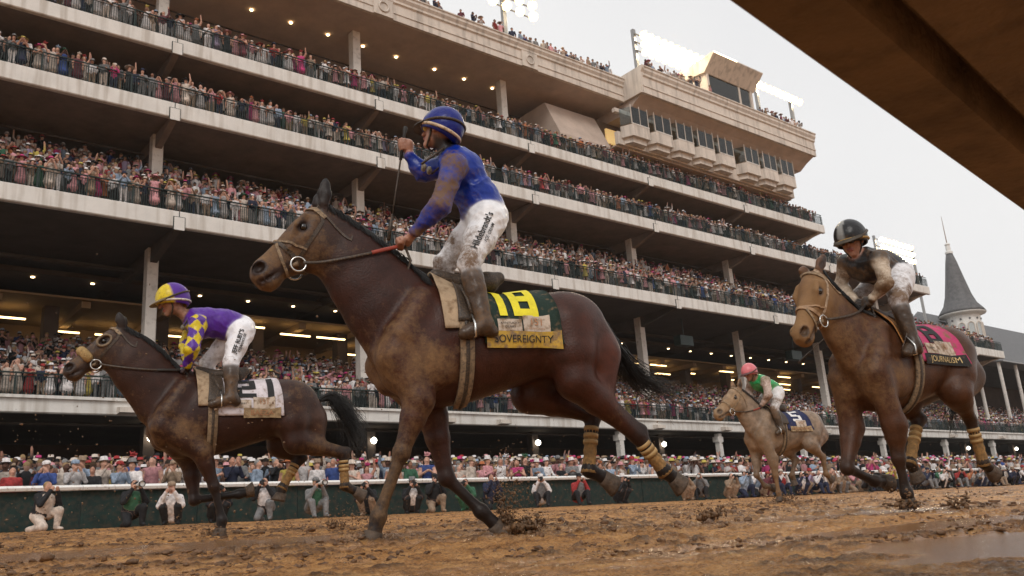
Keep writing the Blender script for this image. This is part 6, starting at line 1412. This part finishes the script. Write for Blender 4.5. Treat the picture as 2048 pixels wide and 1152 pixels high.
def mass_person(x, y, z, R=R5):
    global mass_n
    i = R.choices(range(12), [6, 5, 6, 5, 0.3, 0.2, 2, 1.5, 0.1, 0.1, 0.2, 0.15])[0]; V, F, g = LP[i]; dress = i % 2
    s = R.uniform(0.92, 1.05); a = R.uniform(-0.9, 0.5); c, sn = math.cos(a)*s, math.sin(a)*s
    W = np.stack([V[:, 0]*c*1.05-V[:, 1]*sn+x, V[:, 0]*sn+V[:, 1]*c+y, V[:, 2]*s+z], 1)
    top = CLR[R.choices(NAMEC, WT_D if dress else WT_M)[0]]; bot = CLR[R.choice(['grey', 'navy', 'tan', 'black', 'cream', 'white'])]
    pal = np.array([R.choices(SKINS, [4, 3, 3, 1.2, 1])[0], top, bot, R.choice(HAIRS)])*R.uniform(0.5, 1.05)
    C = np.ones((len(V), 4)); C[:, :3] = pal[g]; C[:, 3] = 0
    mass_V.append(W); mass_F.append(F+mass_n); mass_C.append(C); mass_n += len(V)
    if R.random() < (0.5 if dress else 0.38):
        V, F = LH[0 if dress else 1]; W = np.stack([V[:, 0]*s+x, V[:, 1]*s+y, V[:, 2]*s+z], 1); C = np.zeros((len(V), 4)); C[:, :3] = CLR[R.choice(['white', 'cream', 'pink', 'hot pink', 'red', 'black', 'yellow', 'light blue', 'tan', 'cream', 'white'])]
        mass_V.append(W); mass_F.append(F+mass_n); mass_C.append(C); mass_n += len(V)

# ------------------------------------------------------------------ people: placing
def row(y, z, x0, x1, gap, where=None, group=None, ind=None, jit=0.2, keep=1.0):
    x = x0
    while x < x1:
        g = gap*(1+max(0, x-50)*0.004); xx = x+R5.uniform(-jit, jit)*gap*1.6; yy = y+R5.uniform(-0.16, 0.16); zz = z(yy) if callable(z) else z
        if R5.random() < keep:
            if ind and ind[0] <= xx <= ind[1]: add_person(xx, yy, zz, where, group)
            else: mass_person(xx, yy, zz)
        x += g*(R5.uniform(0.6, 1.3) if R5.random() < 0.93 else R5.uniform(1.6, 2.6))
apz = lambda yy: float(gz(0, yy))
# named faces at the rail, seen in the photograph
def rail_person(px, **kw):
    b = at(px, 1000, 25.55); return add_person(b[0], 25.55, apz(25.55)-0.02, 'at rail', 'spectators behind the white rail', **kw)
rail_person(20, dress=False, pose='clap', top='red', hat=''); rail_person(88, dress=False, pose='rail', top='blue', hat='cap', hatc='white'); rail_person(146, dress=False, pose='down', top='white', hat='cap', hatc='light blue', rot=0.0)
rail_person(182, dress=False, pose='cheer', top='black', hat=''); rail_person(236, dress=False, pose='point', top='light blue', hat='cap', hatc='red'); rail_person(262, dress=False, pose='cheer2', top='white', hat='fedora', hatc='grey')
rail_person(345, dress=False, pose='face', top='tan', hat='cap', hatc='tan'); rail_person(462, dress=False, pose='down', top='navy', hat=''); rail_person(515, dress=False, pose='point', top='light blue', hat='', rot=0.7); rail_person(578, dress=True, pose='down', top='yellow', hat='sun hat', hatc='orange')
rail_person(635, dress=False, pose='down', top='white', hat='fedora', hatc='tan'); rail_person(668, dress=False, pose='rail', top='blue', hat=''); rail_person(735, dress=True, pose='cheer', top='pink', hat='fascinator', hatc='hot pink'); rail_person(705, dress=True, pose='clap', top='cream', hat='sun hat', hatc='cream')
taken = [at(p, 1000, 25.55)[0] for p in (20, 88, 146, 182, 236, 262, 345, 462, 515, 578, 635, 668, 735, 705)]
x = 1.5
while x < 29:
    if min(abs(x-t) for t in taken) > 0.42: add_person(x, 25.6+R5.uniform(-0.1, 0.15), apz(25.6), 'at rail', 'spectators behind the white rail')
    x += R5.uniform(0.5, 0.75)
row(26.3, apz, 1.2, 27, 0.62, 'second row', 'spectators behind the white rail', (0, 27))
row(25.6, apz, 29.3, 150, 0.6); row(26.3, apz, 27.2, 130, 0.62)
for k in range(14):
    yy = 27.1+k*0.95; row(yy, apz, 0.5+k*0.2, 118-k*2, 0.62+0.012*k)
row(44.45, 7.70, 3.5, 29, 0.42, 'lowest balcony', 'spectators on the lowest balcony', (3, 29)); row(44.45, 7.70, 29.3, 170, 0.42); row(44.85, 7.74, 3.5, 170, 0.5)
for k in range(10): row(45.4+0.92*k, 7.70+0.36*(k+1), 3.5+0.2*k, 150, 0.52+0.012*k)
row(43.15, 17.21, 4.0, 23, 0.42, 'second balcony', 'spectators on the second balcony', (4, 23)); row(43.15, 17.21, 23.3, 110, 0.42); row(43.5, 17.25, 4, 110, 0.55)
for k in range(6): row(44.15+0.85*k, 17.21+0.58*(k+1), 4, 110 if k < 3 else 75, 0.52, keep=1 if k < 3 else 0.7)
row(44.45, 23.90, 4.0, 21, 0.42, 'third balcony', 'spectators on the third balcony', (4, 21)); row(44.45, 23.90, 21.3, 97, 0.40); row(44.9, 24.05, 4, 97, 0.5)
row(44.45, 27.84, 8.5, 23, 0.42, 'top balcony', 'spectators on the top balcony', (8, 23)); row(44.45, 27.84, 23.3, 77, 0.40); row(44.9, 28.0, 8, 77, 0.5)
row(44.62, 35.72, 20, 50, 0.52, keep=0.85); row(42.62, 36.05, 51.3, 60.5, 0.5, keep=0.9); row(42.62, 36.05, 68, 75, 0.55, keep=0.9)
# people sitting in front of the rail farther along
for k in range(34):
    xx = 33+k*1.05+R5.uniform(-0.3, 0.3); yy = 24.3+R5.uniform(-0.5, 0.3); kd = R5.choice(['squat', 'sit', 'kneel']); top = R5.choices(NAMEC, WT_M)[0]; vest = R5.choice(NAMEC[:9]); hat = R5.choice([None, 'cap', 'fedora'])
    o = bpy.data.objects.new('person', TEMPL[kd]); COL.objects.link(o); o.location = (xx, yy, float(gz(xx, yy))-0.01); o.rotation_euler = (0, 0, R5.uniform(-0.9, 0.3)); o.scale = (1.08,)*3
    set_cols(o, R5.choice(SKINS[:3]), R5.choice(HAIRS), CLR[top], CLR[R5.choice(['black', 'navy', 'grey', 'tan'])], CLR[vest]); lb = 'person %s below rail, %s top, %s vest' % ({'squat': 'squatting', 'sit': 'sitting', 'kneel': 'kneeling'}[kd], top, vest)
    if hat:
        hc = R5.choice(['white', 'cream', 'navy', 'red', 'tan']); h = bpy.data.objects.new('hat', HATS[hat]); COL.objects.link(h); h.parent = o; hd = HEADC[kd]; h.location = (0, hd[1]+0.01, hd[2]+0.085); h['hat_c'] = CLR[hc]; lb += ', %s %s' % (hc, hat)
    made.append((o, lb, 'far', 'people sitting in front of the rail'))
finish_labels()
M_MASS = body_mat('crowd_clothing', 0.85, var=0.2, nscale=20, bump=0.1, spec=0.2)
mass = link_mesh('crowd', np_mesh('crowd', np.vstack(mass_V), np.vstack(mass_F), np.vstack(mass_C)), M_MASS, smooth=True)
tag(mass, 'dense crowd of spectators filling the apron, balconies and roof of the grandstand', 'crowd', kind='stuff')

# ------------------------------------------------------------------ photographers in front of the rail
M_CAMB = mat('camera_body', (0.012, 0.012, 0.013), 0.5, 0.1, 20); M_LENSW = mat('white_lens', (0.62, 0.60, 0.57), 0.45, 0.08, 20); M_LENSG = mat('lens_glass', (0.01, 0.01, 0.015), 0.05, 0.0, 20)
PH = [  # px, kind, rot, top, bottom, vest, hat, lens colour, label
 (80, 'kneel', 0.9, 'black', 'cream', 'cream', None, None, 'photographer in long cream vest kneeling at far left'),
 (262, 'kneel', 0.35, 'black', 'black', 'green', None, 'w', 'photographer in green vest kneeling left of horse 21'),
 (345, 'squat', -0.1, 'white', 'black', None, ('cap', 'tan'), None, 'photographer in pale jacket and tan cap squatting, hands at face'),
 (432, 'squat', 0.2, 'black', 'black', None, None, 'b', 'photographer in black crouching behind horse 21'),
 (533, 'kneel', -0.3, 'black', 'grey', 'white', None, 'b', 'photographer in white vest over black kneeling under horse 21'),
 (625, 'sit', 0.3, 'grey', 'grey', 'green', ('cap', 'grey'), 'w', 'photographer in grey cap and green vest sitting'),
 (738, 'squat', -0.4, 'black', 'tan', None, None, 'b', 'photographer in black jacket and tan trousers squatting'),
 (822, 'squat', 0.0, 'black', 'black', 'white', ('fedora', 'grey'), 'b', 'photographer in white vest and grey fedora squatting'),
 (868, 'kneel', 0.1, 'black', 'tan', 'black', ('cap', 'black'), 'b', 'photographer in black cap and tan trousers kneeling'),
 (938, 'squat', -0.5, 'green', 'green', None, None, 'b', 'photographer in green poncho beside horse 18 foreleg'),
 (980, 'kneel', 0.2, 'navy', 'black', None, None, None, 'bare-headed photographer in navy suit behind the flying mud'),
 (1085, 'sit', -0.3, 'white', 'black', 'grey', ('cap', 'white'), 'b', 'photographer in white jacket sitting under horse 18'),
 (1158, 'sit', 0.0, 'red', 'black', 'grey', ('cap', 'black'), None, 'photographer in red jacket and grey vest sitting'),
 (1240, 'squat', 0.3, 'black', 'black', None, ('fedora', 'white'), 'b', 'photographer in black with white fedora'),
 (1378, 'squat', -0.4, 'tan', 'tan', None, ('cap', 'white'), 'b', 'photographer in tan jacket and white cap'),
 (1408, 'sit', -0.6, 'grey', 'black', None, None, 'w', 'photographer in grey jacket left of the grey horse'),
 (1462, 'squat', 0.1, 'tan', 'tan', 'tan', None, 'b', 'photographer all in tan before the grey horse'),
 (1492, 'kneel', 0.2, 'light blue', 'navy', None, ('cap', 'white'), 'b', 'photographer in light blue shirt and white cap kneeling'),
 (1535, 'squat', 0.2, 'maroon', 'tan', None, ('cap', 'red'), 'b', 'photographer in maroon jacket and red cap'),
 (1605, 'squat', 0.0, 'navy', 'navy', 'white', None, 'b', 'photographer in white vest over navy behind grey horse'),
 (1640, 'sit', 0.2, 'white', 'navy', 'navy', None, None, 'photographer in white shirt and navy vest'),
 (1690, 'squat', -0.2, 'tan', 'grey', None, ('fedora', 'cream'), 'b', 'photographer in tan jacket and cream fedora'),
 (1740, 'sit', 0.1, 'grey', 'black', 'navy', None, 'b', 'photographer in grey with navy vest under horse 8'),
 (1862, 'sit', 0.2, 'navy', 'grey', 'grey', ('cap', 'navy'), 'b', 'photographer in navy cap and grey vest'),
 (1895, 'squat', 0.0, 'white', 'black', None, None, 'b', 'bare-headed photographer in white shirt behind horse 8'),
 (1930, 'sit', -0.3, 'red', 'grey', 'black', None, 'b', 'photographer in red with black vest'),
 (1968, 'squat', 0.1, 'grey', 'navy', 'white', ('cap', 'white'), 'b', 'photographer in white vest and white cap'),
 (2005, 'sit', 0.2, 'black', 'tan', 'green', None, 'w', 'photographer in green vest at the right picture edge'),
 (2036, 'squat', -0.1, 'navy', 'black', None, ('fedora', 'tan'), 'b', 'photographer in navy with tan fedora')]
R6 = random.Random(6)
for (px, kd, rot, top, bot, vest, hat, lens, lab) in PH:
    yy = 23.7+R6.uniform(-0.3, 0.2); b = at(px, 1020, yy); z0 = float(gz(b[0], yy))
    o = bpy.data.objects.new('person', TEMPL[kd]); COL.objects.link(o); o.location = (b[0], yy, z0-0.01); o.rotation_euler = (0, 0, rot-0.35); s = 1.03; o.scale = (s, s, s)
    tag(o, lab, 'person', 'photographers crouching along the rail'); set_cols(o, R6.choice(SKINS[:3]), R6.choice(HAIRS), CLR[top], CLR[bot], CLR[vest] if vest else CLR[top])
    hd = HEADC[kd]
    if hat:
        h = bpy.data.objects.new('hat', HATS[hat[0]]); COL.objects.link(h); h.parent = o; h.location = (0, hd[1]+0.01, hd[2]+0.085); h['hat_c'] = CLR[hat[1]]
    if lens:
        M4 = Matrix.Translation(o.location) @ Matrix.Rotation(rot-0.35, 4, 'Z') @ Matrix.Scale(s, 4); cw = M4 @ Vector((0, hd[1]-0.19, hd[2]-0.02))
        c = empty('photo_camera', tuple(cw)); c.rotation_euler = (0, 0, rot-0.35); tag(c, ('camera with long white lens held by ' if lens == 'w' else 'black camera held by ')+lab, 'camera', 'cameras of the photographers')
        def part(nm, mb, mt, par):
            q = link_mesh(nm, mb.mesh(nm), mt); q.parent = par; return q
        part('camera_body', MB().box(-0.075, 0.075, -0.035, 0.045, -0.06, 0.05).box(-0.035, 0.035, -0.03, 0.04, 0.052, 0.085), M_CAMB, c)
        ax_ = (np.array([[1, 0, 0], [0, 0, -1], [0, 1, 0]]).T, np.zeros(3)); ln = 0.38 if lens == 'w' else 0.17; rr = 0.07 if lens == 'w' else 0.045
        ax_ = (np.stack([[1, 0, 0], [0, 0, 1], [0, -1, 0]], 1), np.array([0, -0.036, -0.005]))
        lo_ = part('lens', MB().lathe([(rr*0.6, 0), (rr*0.65, ln*0.4), (rr*0.95, ln*0.55), (rr, ln)], M=ax_, seg=12), M_LENSW if lens == 'w' else M_CAMB, c)
        part('lens_hood', MB().lathe([(rr*1.02, ln*0.86), (rr*1.1, ln*1.08), (rr*0.95, ln*1.08), (rr*0.9, ln*0.98), (0.005, ln*0.98)], M=ax_, seg=12), M_CAMB, lo_)

# ------------------------------------------------------------------ flying mud and clods
ico_v = np.array([(0, 0, 1), (0.894, 0, 0.447), (0.276, 0.851, 0.447), (-0.724, 0.526, 0.447), (-0.724, -0.526, 0.447), (0.276, -0.851, 0.447), (0.724, 0.526, -0.447), (-0.276, 0.851, -0.447), (-0.894, 0, -0.447), (-0.276, -0.851, -0.447), (0.724, -0.526, -0.447), (0, 0, -1)])
ico_f = np.array([(0, 1, 2), (0, 2, 3), (0, 3, 4), (0, 4, 5), (0, 5, 1), (1, 6, 2), (2, 7, 3), (3, 8, 4), (4, 9, 5), (5, 10, 1), (6, 7, 2), (7, 8, 3), (8, 9, 4), (9, 10, 5), (10, 6, 1), (11, 7, 6), (11, 8, 7), (11, 9, 8), (11, 10, 9), (11, 6, 10)])
def lumps(name, P, r, material, label, seed=1, flat=1.0):
    g = np.random.default_rng(seed); P = np.asarray(P); n = len(P)
    d = g.uniform(0.40, 1.5, (n, 12, 1)); st = g.uniform(0.5, 1.7, (n, 1, 3)); st[..., 2] *= flat
    V = ico_v[None]*d*st*np.asarray(r)[:, None, None]+P[:, None]; F = ico_f[None]+12*np.arange(n)[:, None, None]
    o = link_mesh(name, np_mesh(name, V.reshape(-1, 3), F.reshape(-1, 3)), material); tag(o, label, 'mud', kind='stuff'); return o
M_CLOD = mat('dark_wet_clods', (0.145, 0.070, 0.028), 0.45, 0.4, 20, 0.5, 80); M_SPLAT = mat('flying_mud', (0.16, 0.085, 0.038), 0.5, 0.35, 30)
g7 = np.random.default_rng(77)
def spray(c, n, sx, sz, dirv, r0, r1):
    """clods thrown from a hoof: dense at the hoof, thinning along dirv"""
    t = g7.random(n)**1.6; a = g7.normal(0, 1, (n, 3)); P = np.asarray(c)+np.asarray(dirv)*t[:, None]+a*np.array([sx, sx, sz])*(0.25+t)[:, None]; P[:, 2] = np.maximum(P[:, 2], [float(gz(p[0], p[1])) for p in P])
    return P, (r0+(r1-r0)*g7.random(n)**3)*(1.15-0.6*t)
def splash(px, py, fr, lat, parts, label, name='mud_splash'):
    c = fr.at(px, py, lat); PP, RR = [], []
    for (n, sx, sz, dv_, r0, r1) in parts:
        P, r = spray(c, n, sx, sz, fr.f*dv_[0]+fr.l*dv_[1]+fr.u*dv_[2], r0, r1); PP.append(P); RR.append(r)
    lumps(name, np.vstack(PP), np.concatenate(RR), M_SPLAT, label, seed=int(px))
splash(742, 1090, f1, 0.14, [(420, 0.05, 0.02, (-0.13, 0, 0.03), 0.003, 0.018), (380, 0.06, 0.06, (0.28, 0.05, 0.14), 0.0015, 0.008), (120, 0.03, 0.03, (0.05, 0, 0.05), 0.006, 0.018)], 'mud thrown up round the near forehoof of horse 18')
splash(1010, 1062, f1, -0.13, [(900, 0.055, 0.030, (-0.24, 0, 0.03), 0.004, 0.024), (1300, 0.085, 0.10, (-0.06, 0.05, 0.46), 0.002, 0.010), (420, 0.10, 0.12, (-0.3, 0, 0.30), 0.0015, 0.007)], 'big burst of mud at the far forehoof of horse 18')
splash(1410, 1035, f1, -0.35, [(200, 0.07, 0.035, (-0.14, 0, 0.05), 0.004, 0.022), (180, 0.16, 0.10, (-0.05, 0, 0.2), 0.002, 0.008)], 'clump of flying mud trailing behind horse 18')
splash(442, 1070, f2, 0.14, [(120, 0.05, 0.03, (0.12, 0, 0.03), 0.006, 0.022), (90, 0.07, 0.06, (0.35, 0, 0.10), 0.003, 0.012)], 'mud splashing at the forehoof of horse 21')
splash(660, 1050, f2, 0.1, [(160, 0.10, 0.06, (-0.5, 0, 0.05), 0.004, 0.016), (140, 0.14, 0.12, (-0.3, 0, 0.25), 0.002, 0.009)], 'spray of mud behind horse 21')
splash(1820, 1010, f3, 0.14, [(150, 0.06, 0.02, (0.1, 0, 0.02), 0.006, 0.026), (120, 0.12, 0.07, (0.1, 0.1, 0.14), 0.003, 0.014)], 'mud splashing at the forehoof of the number 8 horse')
splash(1910, 1010, f3, 0.3, [(130, 0.12, 0.05, (-0.2, 0, 0.10), 0.004, 0.020)], 'mud clods in the air behind the number 8 horse')
splash(1560, 1000, f4, 0.1, [(220, 0.22, 0.07, (-0.3, 0, 0.06), 0.006, 0.026), (160, 0.4, 0.18, (-0.3, 0, 0.3), 0.003, 0.012)], 'mud spray under the grey number 5 horse')
nd = 1500; P = []
for i in range(nd):
    px, py = g7.uniform(0, 2048), 1060-abs(g7.normal(0, 170)); d = ray(px, py); t = g7.uniform(4.5, 11)/d[1] if d[1] > 0 else 5; P.append(A3(0, 0, CZ)+d*t)
P = np.array(P); ok = P[:, 2] > gz(P[:, 0], P[:, 1])
lumps('mud_droplets', P[ok], 0.0015+0.006*g7.random(ok.sum())**2, M_SPLAT, 'specks of mud hanging in the air over the track', 5)
az_ = np.radians(g7.uniform(8, 76, 15000)); rr_ = np.exp(g7.uniform(math.log(2.0), math.log(20), 15000)); X_ = np.sin(az_)*rr_; Y_ = np.cos(az_)*rr_
dens = vnoise(X_*0.8+40, Y_*1.7+40, 41); dens = dens*(0.6+0.8*vnoise(X_*0.25+9, Y_*0.5+9, 44)); keep = (dens > 0.46) & (Y_ < 24)
for (px, py, hl, hw) in PUDDLES: keep &= ~((((X_-px)/hl)**2+((Y_-py)/hw)**2) < 0.85)
X_, Y_ = X_[keep], Y_[keep]; Zc = relief(X_, Y_)[0]; rc_ = (0.003+0.016*g7.random(len(X_))**4)*np.clip(np.hypot(X_, Y_)/4, 0.8, 2.2)
lumps('mud_clods', np.stack([X_, Y_, Zc+rc_*0.15], 1), rc_, M_CLOD, 'dark clods of churned mud scattered over the track', 8, 0.55)

# ------------------------------------------------------------------ damp air
hm = bpy.data.materials.new('damp_air'); hm.use_nodes = True; hn = hm.node_tree.nodes; hn.remove(hn['Principled BSDF'])
pv = hn.new('ShaderNodeVolumePrincipled'); pv.inputs['Density'].default_value = 0.00035; pv.inputs['Color'].default_value = (0.95, 0.92, 0.89, 1); pv.inputs['Anisotropy'].default_value = 0.4
hm.node_tree.links.new(pv.outputs[0], hn['Material Output'].inputs['Volume'])
hz_ = MB().box(-40, 262, -30, 90, -1.6, 52).build('haze', hm); tag(hz_, kind='stuff')
